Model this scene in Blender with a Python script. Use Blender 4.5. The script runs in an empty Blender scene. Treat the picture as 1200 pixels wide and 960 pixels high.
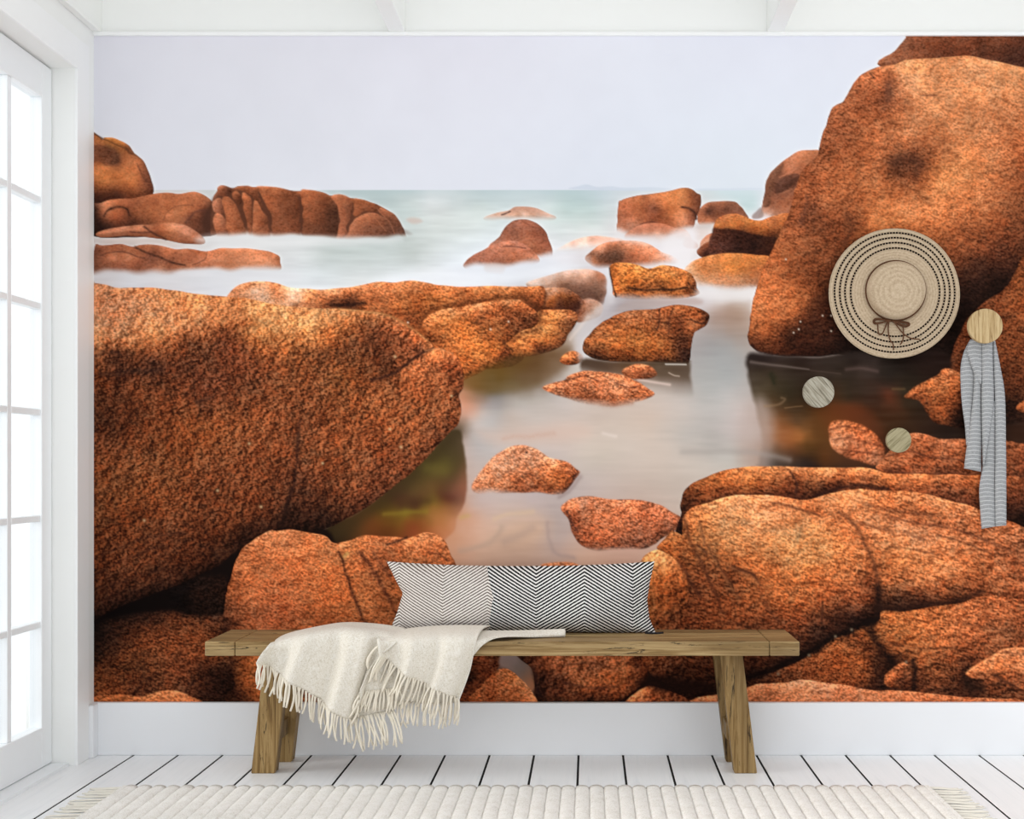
import bpy, bmesh, math, random
from mathutils import Vector
random.seed(7)
SC = bpy.context.scene
COL = SC.collection
# ---------------------------------------------------------------- camera: looks square at the wall, lens shifted (vanishing point at pixel 690, 545)
FPX, VX, VY = 1536.0, 690.0, 545.0          # focal length and principal point in pixels of the 1200 x 960 frame
CAM_D, CAM_H = 4.8, 1.06                    # distance to the printed wall, height above the floor (metres)
cam = bpy.data.cameras.new('camera'); cam_o = bpy.data.objects.new('camera', cam); COL.objects.link(cam_o)
cam_o.location = (0, -CAM_D, CAM_H); cam_o.rotation_euler = (math.pi / 2, 0, 0)
cam.sensor_width = 36; cam.lens = FPX * 36 / 1200
cam.shift_x = (600 - VX) / 1200; cam.shift_y = (VY - 480) / 1200
cam.clip_start = 0.05; cam.clip_end = 100
SC.camera = cam_o
# ---------------------------------------------------------------- light: even daylight sky, and a low hazy sun outside the glazed door on the left
world = bpy.data.worlds.new('daylight'); SC.world = world; world.use_nodes = True
bg = world.node_tree.nodes['Background']; bg.inputs[0].default_value = (0.97, 0.985, 1.0, 1); bg.inputs[1].default_value = 0.95
sun = bpy.data.lights.new('sun_left_offscreen', 'SUN'); sun.energy = 1.3; sun.angle = math.radians(20); sun.color = (1.0, 0.97, 0.92)
sun_o = bpy.data.objects.new('sun_left_offscreen', sun); COL.objects.link(sun_o)
sun_o.rotation_euler = Vector((0.90, 0.26, -0.27)).to_track_quat('-Z', 'Y').to_euler()
sun_o.location = (-8, -2.8, 3.2)
vs = SC.view_settings
vs.view_transform = 'Standard'; vs.look = 'None'; vs.gamma = 1; vs.use_curve_mapping = False
vs.exposure = 0.32
PRINT_GAIN = 1.0
# ---------------------------------------------------------------- the printed mural picture (painted procedurally)
import numpy as np
MX0, MX1, MY0, MY1 = 110.0, 1250.0, 42.5, 822.5       # mural rectangle in photograph pixels (the wall is parallel to the picture)
MSTEP = 1.0
PW = int(round((MX1 - MX0) / MSTEP)) + 1
PH = int(round((MY1 - MY0) / MSTEP)) + 1
gx, gy = np.meshgrid(np.linspace(MX0, MX1, PW), np.linspace(MY0, MY1, PH))
gx = gx.astype(np.float32); gy = gy.astype(np.float32)
art = np.zeros((PH, PW, 3), np.float32)

def vnoise(x, y, cell, seed):
    rs = np.random.RandomState(seed)
    L = rs.rand(256, 256).astype(np.float32)
    u = x / cell; v = y / cell
    iu = np.floor(u).astype(np.int32); iv = np.floor(v).astype(np.int32)
    fu = u - iu; fv = v - iv
    fu = fu * fu * (3 - 2 * fu); fv = fv * fv * (3 - 2 * fv)
    a = iu & 255; b = (iu + 1) & 255; c = iv & 255; d = (iv + 1) & 255
    return (L[c, a] * (1 - fu) + L[c, b] * fu) * (1 - fv) + (L[d, a] * (1 - fu) + L[d, b] * fu) * fv - 0.5

def grains(cell, ang, asp, seed):
    # crumbly granite: lit bumps of several sizes, flecks of single grains and dark pits
    ca, sa = math.cos(ang), math.sin(ang)
    u = (gx * ca + gy * sa) / asp; v = -gx * sa + gy * ca
    u = u + cell * 0.5 * vnoise(gx, gy, cell * 2.3, seed + 7); v = v + cell * 0.5 * vnoise(gx, gy, cell * 2.3, seed + 8)
    def height(du, dv):
        return sum(w * vnoise(u + du, v + dv, cell * k, seed + i) for i, (k, w) in enumerate(((0.55, 0.9), (0.95, 1.2), (1.7, 1.2), (3.4, 1.3))))
    bump = height(0.2 * cell, 0.38 * cell) - height(-0.2 * cell, -0.38 * cell)
    w = np.random.RandomState(seed).randn(PH, PW).astype(np.float32)
    w = w + 0.6 * (np.roll(w, 1, 0) + np.roll(w, 1, 1) + np.roll(w, -1, 0) + np.roll(w, -1, 1))
    pit = np.maximum(vnoise(u, v, cell * 0.8, seed + 31) + 0.35 * vnoise(u, v, cell * 2.2, seed + 32) - 0.18, 0)
    t = bump / bump.std() + 1.0 * w / w.std() - 0.35 * pit / pit.std()
    t = t - t.mean()
    t = t / t.std()
    t = np.where(t > 0, 1.25 * np.tanh(t / 1.45), t * 1.0)
    return t - t.mean()

GR = {}
for _k, _a in {'fine': (1.9, 0.2, 1.2, 11), 'mid': (2.2, 0.25, 1.3, 23), 'big': (3.1, -0.5, 1.4, 37), 'wide': (2.5, 0.30, 1.8, 41), 'tilt': (2.7, -0.55, 1.4, 53)}.items():
    GR[_k] = grains(*_a).astype(np.float32)
HUE = 1.5 * vnoise(gx, gy, 2.2, 91) + 1.1 * vnoise(gx, gy, 9, 92) + 0.9 * vnoise(gx, gy, 30, 93)
N6 = vnoise(gx, gy, 7, 3); N18 = vnoise(gx, gy, 18, 4); N50 = vnoise(gx, gy, 50, 5)
WX = 16 * vnoise(gx, gy, 22, 61) + 8 * vnoise(gx, gy, 9, 62); WY = 16 * vnoise(gx, gy, 22, 63) + 8 * vnoise(gx, gy, 9, 64)
STK = vnoise(gx, gy * 9, 46, 71) + 0.6 * vnoise(gx, gy * 7, 17, 72)

def smooth(pts, n=5, closed=True):
    P = np.array(pts, float)
    if len(P) < 3 or n < 2: return P
    out = []
    k = len(P)
    for i in range(k if closed else k - 1):
        if closed: p0, p1, p2, p3 = P[i - 1], P[i], P[(i + 1) % k], P[(i + 2) % k]
        else: p0, p1, p2, p3 = P[max(i - 1, 0)], P[i], P[i + 1], P[min(i + 2, k - 1)]
        for s in range(n):
            t = s / n
            out.append(0.5 * ((2 * p1) + (p2 - p0) * t + (2 * p0 - 5 * p1 + 4 * p2 - p3) * t * t + (3 * p1 - p0 - 3 * p2 + p3) * t ** 3))
    if not closed: out.append(P[-1])
    return np.array(out)

def window(xs, ys, pad):
    i0 = max(int((xs.min() - pad - MX0) / MSTEP), 0); i1 = min(int((xs.max() + pad - MX0) / MSTEP) + 2, PW)
    j0 = max(int((ys.min() - pad - MY0) / MSTEP), 0); j1 = min(int((ys.max() + pad - MY0) / MSTEP) + 2, PH)
    return (slice(j0, max(j1, j0)), slice(i0, max(i1, i0)))

def sdf(P, X, Y):
    best = np.full(X.shape, 1e9, np.float32); ins = np.zeros(X.shape, bool)
    k = len(P)
    for i in range(k):
        ax, ay = P[i]; bx_, by_ = P[(i + 1) % k]
        dx, dy = bx_ - ax, by_ - ay
        q = dx * dx + dy * dy
        if q < 1e-9: continue
        t = np.clip(((X - ax) * dx + (Y - ay) * dy) / q, 0, 1)
        d = (X - ax - t * dx) ** 2 + (Y - ay - t * dy) ** 2
        np.minimum(best, d, out=best)
        if dy != 0:
            c = ((ay > Y) != (by_ > Y)) & (X < ax + (Y - ay) * (dx / dy))
            ins ^= c
    d = np.sqrt(best)
    return np.where(ins, d, -d)

def field(S, X, Y, c=14.0):
    S = np.array(S, float)
    if len(S) == 1: return np.broadcast_to(S[0, 2:5] / 255.0, X.shape + (3,)).astype(np.float32)
    p = S[:, :2]; v = S[:, 2:5] / 255.0
    n = len(p)
    A = np.sqrt(((p[:, None] - p[None]) ** 2).sum(-1) + c * c)
    M = np.zeros((n + 1, n + 1)); M[:n, :n] = A - 1e-6 * np.eye(n); M[n, :n] = 1; M[:n, n] = 1
    w = np.linalg.solve(M, np.vstack([v, np.zeros((1, 3))]))
    out = np.empty(X.shape + (3,), np.float32); out[:] = w[n]
    for i in range(n):
        r = np.sqrt((X - p[i, 0]) ** 2 + (Y - p[i, 1]) ** 2 + c * c)
        out += r[..., None] * w[i].astype(np.float32)
    return np.clip(out, np.maximum(v.min(0) * 0.8, 0), np.minimum(v.max(0) * 1.08, 1)).astype(np.float32)

PAL = np.array([(0, 0, 0), (16, 8, 5), (49, 25, 15), (100, 50, 27), (146, 75, 40), (184, 101, 57), (207, 134, 86), (226, 174, 138), (245, 225, 205)], np.float32) / 255
PAL_L = PAL.mean(-1)

def sstep(a, b, x):
    t = np.clip((x - a) / (b - a), 0, 1); return t * t * (3 - 2 * t)

def shape(poly, S, soft=0.7, grain=None, amp=0.3, n=5, warp=1.0, fade=None, halo=0.0, rim=0.0, rimw=4.0, wob=1.0, alpha=1.0, c=14.0, streak=0.0, blotch=0.10, pal=0.6, dome=0.22, domew=9.0):
    P = smooth(poly, n)
    sl = window(P[:, 0], P[:, 1], max(soft * 1.5, 4) + 3)
    X, Y = gx[sl], gy[sl]
    if X.size == 0: return
    d = sdf(P, X + wob * 1.8 * N6[sl], Y + wob * 1.8 * N18[sl])
    a = sstep(-soft, soft, d) * alpha
    if fade:                                   # list of (x, y_full, y_gone): the foot sinks into the mist
        F = np.array(fade, float)
        yf = np.interp(X, F[:, 0], F[:, 1]); yg = np.interp(X, F[:, 0], F[:, 2])
        a = a * (1 - sstep(0, 1, (Y - yf + 5 * N18[sl]) / (yg - yf)))
    base = field(S, X + warp * WX[sl], Y + warp * WY[sl], c)
    if grain:
        lum = base.mean(-1)
        pal = pal * (0.45 if grain == 'fine' else 1.0)
        canon = np.stack([np.interp(lum, PAL_L, PAL[:, k]) for k in range(3)], -1).astype(np.float32)
        base = base * (1 - pal) + canon * pal
        base = base * (1 + 0.25 * (lum - 0.36))[..., None]
        t = GR[grain][sl] * amp * np.clip(2.25 - 2.7 * lum, 0.5, 1.75) * (0.6 if grain == 'fine' else 1.0)
        t = t + blotch * 2 * N6[sl] + blotch * 2 * N18[sl] + blotch * 1.2 * N50[sl]
        if rim: t = t - rim * np.exp(-np.maximum(d, 0) / rimw)
        if dome:                               # rounded edge: the upper rim turns to the light, the lower rim away from it
            ny = np.gradient(d, axis=0); nx = np.gradient(d, axis=1)
            t = t + dome * (ny * 0.95 + nx * 0.15) * np.exp(-np.maximum(d, 0) / domew)
        base = base * np.exp(t[..., None] * np.array([0.85, 1.0, 1.12], np.float32) + (HUE[sl] * min(amp, 0.25) / 0.22)[..., None] * np.array([-0.05, 0.035, 0.11], np.float32))
    if streak: base = base + (streak * STK[sl])[..., None]
    if halo:
        h = halo * np.exp(-np.maximum(-d - 0.5, 0) / 1.6) * (d < 0)
        if fade: h = h * (1 - sstep(0, 1, (Y - yf) / (yg - yf)))
        h = h * sstep(0.55, 0.8, art[sl].mean(-1))
        art[sl] = art[sl] + (1 - art[sl]) * h[..., None]
    art[sl] = art[sl] * (1 - a[..., None]) + np.clip(base, 0, 1) * a[..., None]

def stroke(pts, w, col, alpha=1.0, n=6, wob=1.5, grainy=0.5, w2=None):
    P = smooth(pts, n, closed=False)
    w2 = w if w2 is None else w2
    sl = window(P[:, 0], P[:, 1], 3 * max(w, w2) + 4)
    X = gx[sl] + wob * 2 * N6[sl]; Y = gy[sl] + wob * 2 * N18[sl]
    if X.size == 0: return
    best = np.full(X.shape, 1e9, np.float32); wd = np.full(X.shape, w, np.float32)
    k = len(P) - 1
    for i in range(k):
        ax, ay = P[i]; dx, dy = P[i + 1] - P[i]
        q = dx * dx + dy * dy
        if q < 1e-9: continue
        t = np.clip(((X - ax) * dx + (Y - ay) * dy) / q, 0, 1)
        d = (X - ax - t * dx) ** 2 + (Y - ay - t * dy) ** 2
        m = d < best
        best = np.where(m, d, best); wd = np.where(m, w + (w2 - w) * (i + t) / k, wd)
    a = alpha * np.exp(-best / (wd * wd))
    a = np.clip(a * (1 + grainy * (GR['mid'][sl] * -0.35)), 0, 1)
    art[sl] = art[sl] * (1 - a[..., None]) + (np.array(col, np.float32) / 255.0) * a[..., None]

def specks(pts, r, col):
    for (x, y) in pts:
        sl = window(np.array([x]), np.array([y]), 6)
        d = (gx[sl] - x) ** 2 + (gy[sl] - y) ** 2
        a = np.exp(-d / (r * r))
        art[sl] = art[sl] * (1 - a[..., None]) + np.array(col, np.float32) / 255 * a[..., None]

def paint_mural():
    # ------------------------------------------------ sky
    art[:] = field([(110, 45, 230, 229, 238), (110, 200, 226, 227, 235), (350, 60, 231, 230, 239), (350, 200, 225, 226, 234), (560, 60, 232, 231, 241), (560, 205, 226, 228, 237), (700, 60, 233, 234, 244), (720, 210, 224, 228, 238),
                    (860, 80, 231, 233, 244), (860, 212, 224, 230, 238), (1250, 60, 231, 232, 244)], gx, gy, 25)
    art[:] += (0.010 * N50 + 0.006 * N18)[..., None]
    # ------------------------------------------------ sea and pools: one colour field below the horizon
    S = [(110, 235, 205, 210, 216), (330, 224, 190, 201, 204), (480, 226, 190, 203, 204), (480, 233, 202, 211, 210), (480, 245, 205, 214, 212), (510, 240, 218, 222, 222), (520, 262, 212, 217, 214), (560, 226, 192, 205, 207), (560, 250, 210, 218, 215),
         (480, 275, 200, 207, 204), (420, 290, 192, 200, 197), (380, 300, 199, 205, 203), (480, 300, 196, 202, 199), (420, 315, 208, 213, 212), (500, 315, 222, 225, 226), (470, 330, 231, 233, 236), (380, 328, 220, 224, 226), (360, 285, 214, 217, 216),
         (300, 282, 222, 220, 219), (250, 283, 224, 221, 220), (330, 320, 222, 223, 225), (250, 330, 226, 225, 229), (150, 326, 214, 212, 216), (130, 282, 205, 188, 180), (190, 285, 214, 198, 190), (340, 335, 226, 228, 231), (530, 325, 229, 231, 236), (560, 325, 226, 229, 236),
         (640, 226, 194, 208, 211), (640, 240, 208, 218, 217), (660, 250, 198, 212, 209), (690, 245, 194, 209, 207), (680, 262, 214, 222, 219), (700, 270, 223, 226, 224), (700, 226, 196, 209, 214), (640, 300, 226, 224, 228), (665, 305, 222, 218, 222), (600, 320, 214, 216, 223), (640, 320, 212, 210, 216),
         (850, 226, 208, 221, 224), (880, 226, 210, 222, 226), (880, 240, 206, 222, 222), (885, 250, 228, 230, 232), (800, 285, 232, 227, 229), (790, 295, 234, 229, 231), (805, 305, 230, 225, 227), (820, 275, 222, 206, 200), (730, 275, 226, 220, 220), (680, 312, 205, 194, 194), (700, 312, 214, 208, 212),
         (712, 325, 214, 210, 214), (714, 350, 186, 178, 182), (740, 357, 172, 158, 156), (700, 370, 184, 176, 178), (680, 385, 196, 186, 182), (668, 400, 178, 160, 148), (676, 408, 206, 196, 192), (684, 430, 206, 198, 192), (640, 430, 110, 84, 56), (600, 425, 96, 72, 38), (580, 440, 92, 72, 40), (620, 440, 104, 82, 56), (570, 455, 108, 90, 66), (600, 452, 124, 106, 84),
         (575, 465, 132, 122, 114), (650, 452, 168, 156, 148), (610, 470, 176, 166, 158), (560, 490, 196, 180, 172), (600, 490, 192, 176, 166), (640, 480, 190, 178, 170), (700, 490, 200, 182, 170), (560, 520, 184, 174, 170), (570, 560, 196, 178, 170), (545, 475, 206, 150, 124),
         (850, 343, 224, 216, 214), (870, 345, 222, 212, 208), (840, 350, 214, 204, 202), (860, 357, 184, 162, 148), (845, 372, 172, 146, 132), (870, 375, 172, 146, 130), (835, 395, 160, 150, 146), (850, 405, 160, 155, 152), (835, 430, 164, 162, 160), (860, 440, 168, 166, 164), (820, 455, 176, 172, 168), (850, 470, 188, 182, 178),
         (800, 480, 196, 184, 176), (870, 480, 196, 182, 176), (760, 490, 204, 184, 170), (800, 510, 190, 180, 172), (840, 515, 180, 172, 166), (870, 500, 192, 176, 170), (740, 520, 204, 188, 176), (780, 530, 202, 186, 174), (860, 535, 188, 180, 172), (700, 540, 196, 182, 170), (820, 540, 196, 184, 174), (760, 560, 196, 178, 166), (700, 560, 192, 176, 168), (790, 580, 194, 176, 164),
         (690, 520, 206, 190, 178), (660, 500, 202, 184, 174), (900, 530, 150, 120, 100), (560, 590, 196, 170, 160), (620, 590, 192, 172, 166), (600, 615, 206, 172, 150), (560, 625, 212, 170, 146), (560, 650, 200, 160, 136), (600, 645, 196, 160, 138), (630, 620, 204, 170, 148), (650, 610, 180, 160, 152), (650, 635, 184, 160, 150), (680, 650, 206, 166, 144), (740, 652, 204, 162, 142), (545, 600, 196, 150, 124), (600, 700, 170, 130, 112)]
    m = sstep(222.0, 223.6, gy)[..., None]
    sea = field(S, gx + 0.5 * WX, gy + 0.35 * WY, 10)
    sea = sea + (0.050 * STK * sstep(224, 240, gy) * (1 - 0.55 * sstep(330, 420, gy)))[..., None]
    art[:] = art * (1 - m) + sea * m
    art[:] = np.clip(art, 0, 1)
    # far islands and a faint line in the haze
    shape([(672, 222), (680, 218), (688, 216.4), (700, 219), (716, 218.5), (730, 220), (760, 219.5), (790, 221), (840, 221), (880, 220), (892, 222), (780, 224)], [(680, 220, 204, 212, 224), (860, 220, 212, 220, 230)], soft=1.2, alpha=0.8, wob=0.3)
    shape([(476, 258), (482, 255), (490, 256), (494, 260), (484, 262)], [(484, 258, 206, 188, 178)], soft=2.5, alpha=0.8)
    # ------------------------------------------------ far left rocks
    shape([(104, 150), (110, 155), (120, 163.6), (122, 161.6), (133, 162), (144, 166), (153, 172), (158, 180), (166, 187), (173, 198), (177, 208), (179, 228), (160, 236), (140, 240), (110, 244), (100, 240)],
          [(112, 160, 168, 104, 62), (118, 170, 150, 92, 58), (130, 166, 182, 116, 58), (145, 172, 176, 108, 56), (155, 181, 150, 92, 60), (116, 180, 112, 72, 54), (128, 182, 106, 70, 54), (138, 188, 122, 76, 54), (112, 194, 192, 116, 70), (125, 198, 196, 118, 70), (150, 190, 190, 112, 70),
           (160, 200, 192, 112, 70), (140, 205, 192, 114, 66), (170, 202, 128, 76, 56), (174, 215, 112, 66, 50), (155, 212, 190, 112, 66), (120, 212, 184, 110, 60), (140, 220, 150, 86, 52), (165, 222, 140, 80, 52), (115, 226, 96, 54, 38), (140, 229, 88, 50, 38), (110, 236, 60, 34, 26)],
          grain='fine', amp=0.11, halo=0.45, warp=0.22, c=2.5, rim=0.3, rimw=1.5)
    shape([(121, 163), (126, 161.4), (134, 162), (145, 166), (153, 172), (157.5, 180), (152, 180), (144, 173), (132, 168)], [(128, 164, 186, 120, 62), (145, 170, 180, 110, 58), (155, 178, 130, 80, 52)], grain='fine', amp=0.1, soft=0.8, dome=0.3, domew=2)
    shape([(110, 173), (118, 171), (130, 173), (139, 180), (140, 192), (128, 194), (116, 190), (110, 190)], [(118, 178, 118, 76, 58), (132, 184, 108, 70, 54)], grain='fine', amp=0.16, soft=2.5, alpha=0.75, dome=0)
    stroke([(110, 157), (119, 163)], 1.2, (60, 36, 26), 0.7)
    stroke([(120, 163), (134, 168), (148, 174), (158, 182)], 1.0, (96, 58, 38), 0.55)
    stroke([(162, 192), (165, 204), (172, 212)], 1.0, (80, 46, 36), 0.5)
    stroke([(112, 210), (130, 213), (150, 209)], 1.5, (214, 138, 88), 0.35)
    shape([(104, 240), (117, 238), (130, 234), (154, 232), (180, 226.5), (196, 225.6), (210, 227), (228, 224.4), (240, 229), (248, 235), (253, 246), (253, 275), (200, 276), (104, 276)],
          [(112, 245, 62, 38, 30), (114, 258, 58, 38, 32), (122, 240, 186, 116, 84), (122, 250, 176, 106, 76), (135, 240, 168, 98, 66), (150, 238, 140, 82, 58), (165, 240, 150, 88, 60), (185, 234, 162, 94, 64), (210, 232, 158, 90, 60), (230, 229, 166, 98, 68), (240, 238, 150, 88, 62), (200, 244, 170, 100, 66), (178, 250, 158, 92, 60), (160, 250, 138, 80, 54),
           (140, 253, 160, 90, 62), (132, 256, 150, 84, 58), (155, 260, 88, 52, 40), (130, 262, 84, 52, 42), (172, 260, 128, 76, 54), (195, 256, 174, 104, 72), (215, 246, 184, 110, 74), (205, 262, 170, 102, 70), (222, 256, 128, 76, 56), (232, 262, 112, 68, 52), (230, 246, 160, 94, 66), (242, 250, 92, 58, 48), (246, 262, 76, 52, 46), (250, 240, 128, 80, 62)],
          grain='fine', amp=0.10, halo=0.4, warp=0.2, c=2.5)
    stroke([(122, 252), (128, 245), (138, 242.5), (147, 245), (150, 252)], 1.6, (58, 34, 26), 0.75)
    stroke([(192, 258), (198, 247), (210, 241), (225, 240)], 1.0, (112, 66, 46), 0.5)
    stroke([(218, 262), (226, 250), (238, 246), (244, 250)], 1.4, (84, 52, 44), 0.55)
    shape([(247, 275), (249, 236), (254, 224), (256, 219.5), (262, 217.4), (272, 220), (280, 218), (292, 219), (300, 219.5), (320, 219.6), (340, 223), (352, 224), (360, 223.6), (376, 224.4), (388, 229), (398, 227.6), (408, 231), (424, 233), (436, 237), (448, 242), (460, 250), (468, 260), (474, 272), (474, 281), (440, 282), (380, 282), (320, 282), (252, 280)],
          [(262, 220, 150, 92, 68), (255, 240, 186, 118, 90), (258, 252, 168, 102, 74), (270, 240, 168, 98, 66), (275, 260, 172, 102, 68), (285, 222, 158, 92, 60), (298, 226, 160, 92, 60), (300, 245, 164, 94, 62), (302, 262, 170, 100, 68), (316, 224, 130, 76, 52), (330, 230, 150, 86, 56), (330, 250, 154, 90, 60), (345, 240, 150, 86, 58), (345, 262, 146, 84, 58), (336, 270, 158, 94, 70),
           (360, 230, 172, 98, 64), (372, 232, 166, 94, 60), (366, 250, 120, 72, 52), (380, 240, 124, 76, 56), (385, 255, 104, 68, 52), (362, 266, 130, 80, 60), (400, 236, 168, 98, 66), (404, 250, 158, 92, 62), (396, 262, 160, 98, 72), (398, 272, 172, 108, 84), (425, 240, 164, 94, 60), (430, 256, 186, 110, 76), (418, 266, 176, 104, 76), (440, 258, 116, 72, 56), (436, 268, 120, 76, 60), (450, 250, 150, 88, 64), (460, 262, 128, 80, 62), (466, 272, 110, 74, 60), (448, 272, 118, 78, 64)],
          grain='fine', amp=0.11, halo=0.45, warp=0.2, c=2.5, rim=0.25, rimw=1.5, fade=[(247, 268, 279), (360, 270, 278), (400, 273, 281), (474, 270, 280)])
    shape([(256, 226), (300, 224), (350, 228), (400, 234), (440, 244), (464, 266), (466, 278), (252, 278)], [(350, 250, 74, 44, 33)], soft=4, alpha=0.8, fade=[(247, 266, 276), (474, 268, 278)])
    FD = [(247, 268, 279), (360, 270, 278), (400, 273, 281), (474, 270, 280)]
    for pg, c1, c2 in (([(254, 222), (258, 218.5), (264, 217.6), (271, 221), (268, 228), (258, 229)], (160, 98, 74), (126, 76, 58)), ([(249, 238), (255, 232), (261, 234), (262, 250), (252, 250)], (190, 124, 98), (160, 100, 78)),
                       ([(252, 253), (259, 252), (266, 264), (268, 282), (258, 282), (251, 266)], (172, 104, 76), (150, 90, 66)), ([(261, 232), (268, 230), (275, 238), (281, 252), (288, 282), (270, 282), (264, 256)], (172, 100, 68), (158, 94, 66)),
                       ([(272, 225), (279, 224), (283, 236), (279, 240), (274, 233)], (170, 98, 66), (120, 70, 50)), ([(284, 227), (292, 232), (295, 245), (296, 262), (294, 282), (289, 262), (285, 244)], (168, 98, 66), (150, 88, 62)),
                       ([(273, 221), (284, 218.5), (294, 219.5), (302, 228), (309, 243), (303, 240), (292, 229), (282, 223)], (150, 86, 58), (128, 74, 52)), ([(297, 236), (305, 242), (313, 256), (316, 282), (298, 282), (297, 258)], (178, 106, 72), (156, 92, 66)),
                       ([(301, 219.5), (320, 219.6), (340, 223), (348, 228), (350.5, 246), (351.5, 268), (348, 283), (322, 283), (317, 252), (308, 232)], (164, 94, 62), (140, 82, 58)), ([(352.5, 225), (362, 223.5), (376, 224.4), (386, 229), (394, 240), (396, 256), (392, 283), (356, 283), (355, 250)], (164, 94, 62), (104, 66, 50)),
                       ([(389, 230), (398, 227.6), (410, 232), (412, 250), (406, 268), (402, 283), (395, 283), (398, 256), (395, 240)], (176, 104, 72), (166, 102, 78)), ([(414, 233), (424, 233), (436, 237), (446, 242), (440, 248), (426, 247.5), (416, 253)], (164, 94, 62), (140, 82, 58)),
                       ([(416, 256), (428, 250), (442, 250), (456, 258), (466, 270), (470, 283), (408, 283), (410, 268)], (182, 108, 76), (122, 78, 62)), ([(447, 243), (460, 250), (468, 260), (474, 272), (474, 283), (470, 278), (458, 259), (446, 249)], (152, 90, 66), (112, 74, 60))):
        xs_ = [p[0] for p in pg]; ys_ = [p[1] for p in pg]; x0_, x1_, y0_, y1_ = min(xs_), max(xs_), min(ys_), min(max(ys_), 276)
        shape(pg, [(x0_ + (x1_ - x0_) * 0.3, y0_ + 4) + c1, (x0_ + (x1_ - x0_) * 0.35, (y0_ + y1_) / 2) + tuple(0.5 * (a_ + b_) for a_, b_ in zip(c1, c2)), (x1_, (y0_ + y1_) / 2) + tuple(0.72 * v for v in c2), (x0_ + (x1_ - x0_) * 0.5, y1_) + c2],
              grain='fine', amp=0.12, c=3, warp=0.2, soft=1.1, dome=0.25, domew=2.5, wob=1.6, fade=FD)
    for pts in ([(442, 244), (456, 260), (462, 274)], [(436, 252), (452, 270)]):
        stroke(pts, 0.8, (196, 124, 88), 0.35, wob=0.6)
    shape([(112, 274), (126, 268), (156, 264), (180, 262.4), (200, 261), (216, 264), (228, 270), (239, 279), (239, 286), (220, 285.5), (200, 283), (180, 278.5), (150, 276.5), (120, 278)],
          [(120, 274, 176, 112, 86), (140, 270, 188, 124, 98), (165, 268, 182, 116, 88), (155, 274, 176, 112, 86), (185, 266, 160, 92, 64), (200, 264, 190, 118, 86), (215, 268, 186, 116, 90), (200, 272, 184, 112, 78), (190, 276, 160, 92, 62), (225, 276, 176, 112, 88), (236, 283, 166, 104, 82), (210, 281, 172, 104, 76)],
          grain='fine', amp=0.10, halo=0.4, warp=0.2, c=2.5, rim=0.2, rimw=1.5)
    stroke([(170, 265), (178, 271), (194, 281)], 1.2, (70, 42, 34), 0.8)
    stroke([(152, 271), (166, 272), (176, 271)], 1.0, (80, 48, 40), 0.6)
    shape([(111, 289), (120, 287.6), (140, 286.4), (154, 289), (166, 286.4), (184, 287), (204, 292), (220, 291), (242, 295), (260, 291), (280, 291.4), (306, 293), (322, 297), (328, 303), (327, 318), (300, 322), (240, 322), (180, 322), (111, 322)],
          [(114, 294, 116, 70, 54), (116, 308, 126, 78, 60), (130, 291, 150, 88, 62), (145, 293, 142, 82, 58), (135, 302, 176, 108, 80), (150, 300, 184, 114, 84), (160, 308, 160, 94, 70), (140, 312, 146, 88, 68), (172, 292, 150, 88, 62), (180, 300, 104, 62, 48), (195, 296, 168, 98, 70), (215, 296, 166, 96, 68), (200, 306, 128, 76, 56), (222, 303, 142, 84, 62), (235, 304, 168, 100, 74), (190, 314, 176, 116, 92), (220, 314, 184, 118, 90), (245, 300, 176, 104, 74), (265, 297, 190, 114, 80), (290, 298, 192, 116, 82), (315, 300, 190, 114, 80), (280, 307, 196, 124, 92), (250, 311, 186, 118, 90), (318, 310, 196, 128, 98), (326, 304, 150, 88, 62)],
          grain='fine', amp=0.11, halo=0.45, warp=0.2, c=2.5, fade=[(111, 313, 323), (190, 314, 323), (240, 312, 320), (327, 309, 320)])
    stroke([(158, 289), (172, 296), (186, 302), (204, 308), (216, 311)], 1.4, (64, 38, 30), 0.7)
    stroke([(118, 300), (130, 296), (150, 297), (170, 303)], 0.9, (84, 50, 40), 0.55)
    stroke([(243, 296), (240, 305), (226, 311)], 0.9, (100, 60, 46), 0.55)
    # ------------------------------------------------ misty rocks in the middle distance
    shape([(566, 257), (580, 250), (596, 247), (604, 242.4), (624, 243), (638, 248), (652, 256), (630, 262), (590, 262)], [(580, 253, 186, 150, 134), (604, 246, 156, 122, 110), (620, 246, 162, 126, 114), (615, 252, 196, 160, 144), (640, 252, 184, 150, 138)], grain='fine', amp=0.06, halo=0.25, fade=[(566, 250, 259), (610, 253, 261), (650, 250, 259)], c=2, warp=0.2)
    stroke([(588, 252), (594, 250), (598, 248)], 1.0, (70, 46, 42), 0.7, wob=0.4)
    shape([(570, 300), (574, 288), (586, 276), (592, 266), (602, 259), (616, 257.6), (628, 261), (638, 270), (644, 282), (647.5, 297), (640, 306), (600, 310)],
          [(605, 262, 140, 90, 76), (616, 262, 146, 90, 74), (600, 275, 140, 88, 72), (615, 275, 158, 98, 78), (630, 272, 140, 84, 68), (625, 288, 158, 98, 76), (638, 290, 142, 86, 70), (585, 284, 156, 102, 86), (640, 300, 160, 108, 90)], grain='fine', amp=0.12, halo=0.45, fade=[(570, 300, 312), (630, 295, 305), (648, 292, 303)], c=3, warp=0.25, rim=0.25, rimw=1.5)
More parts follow.
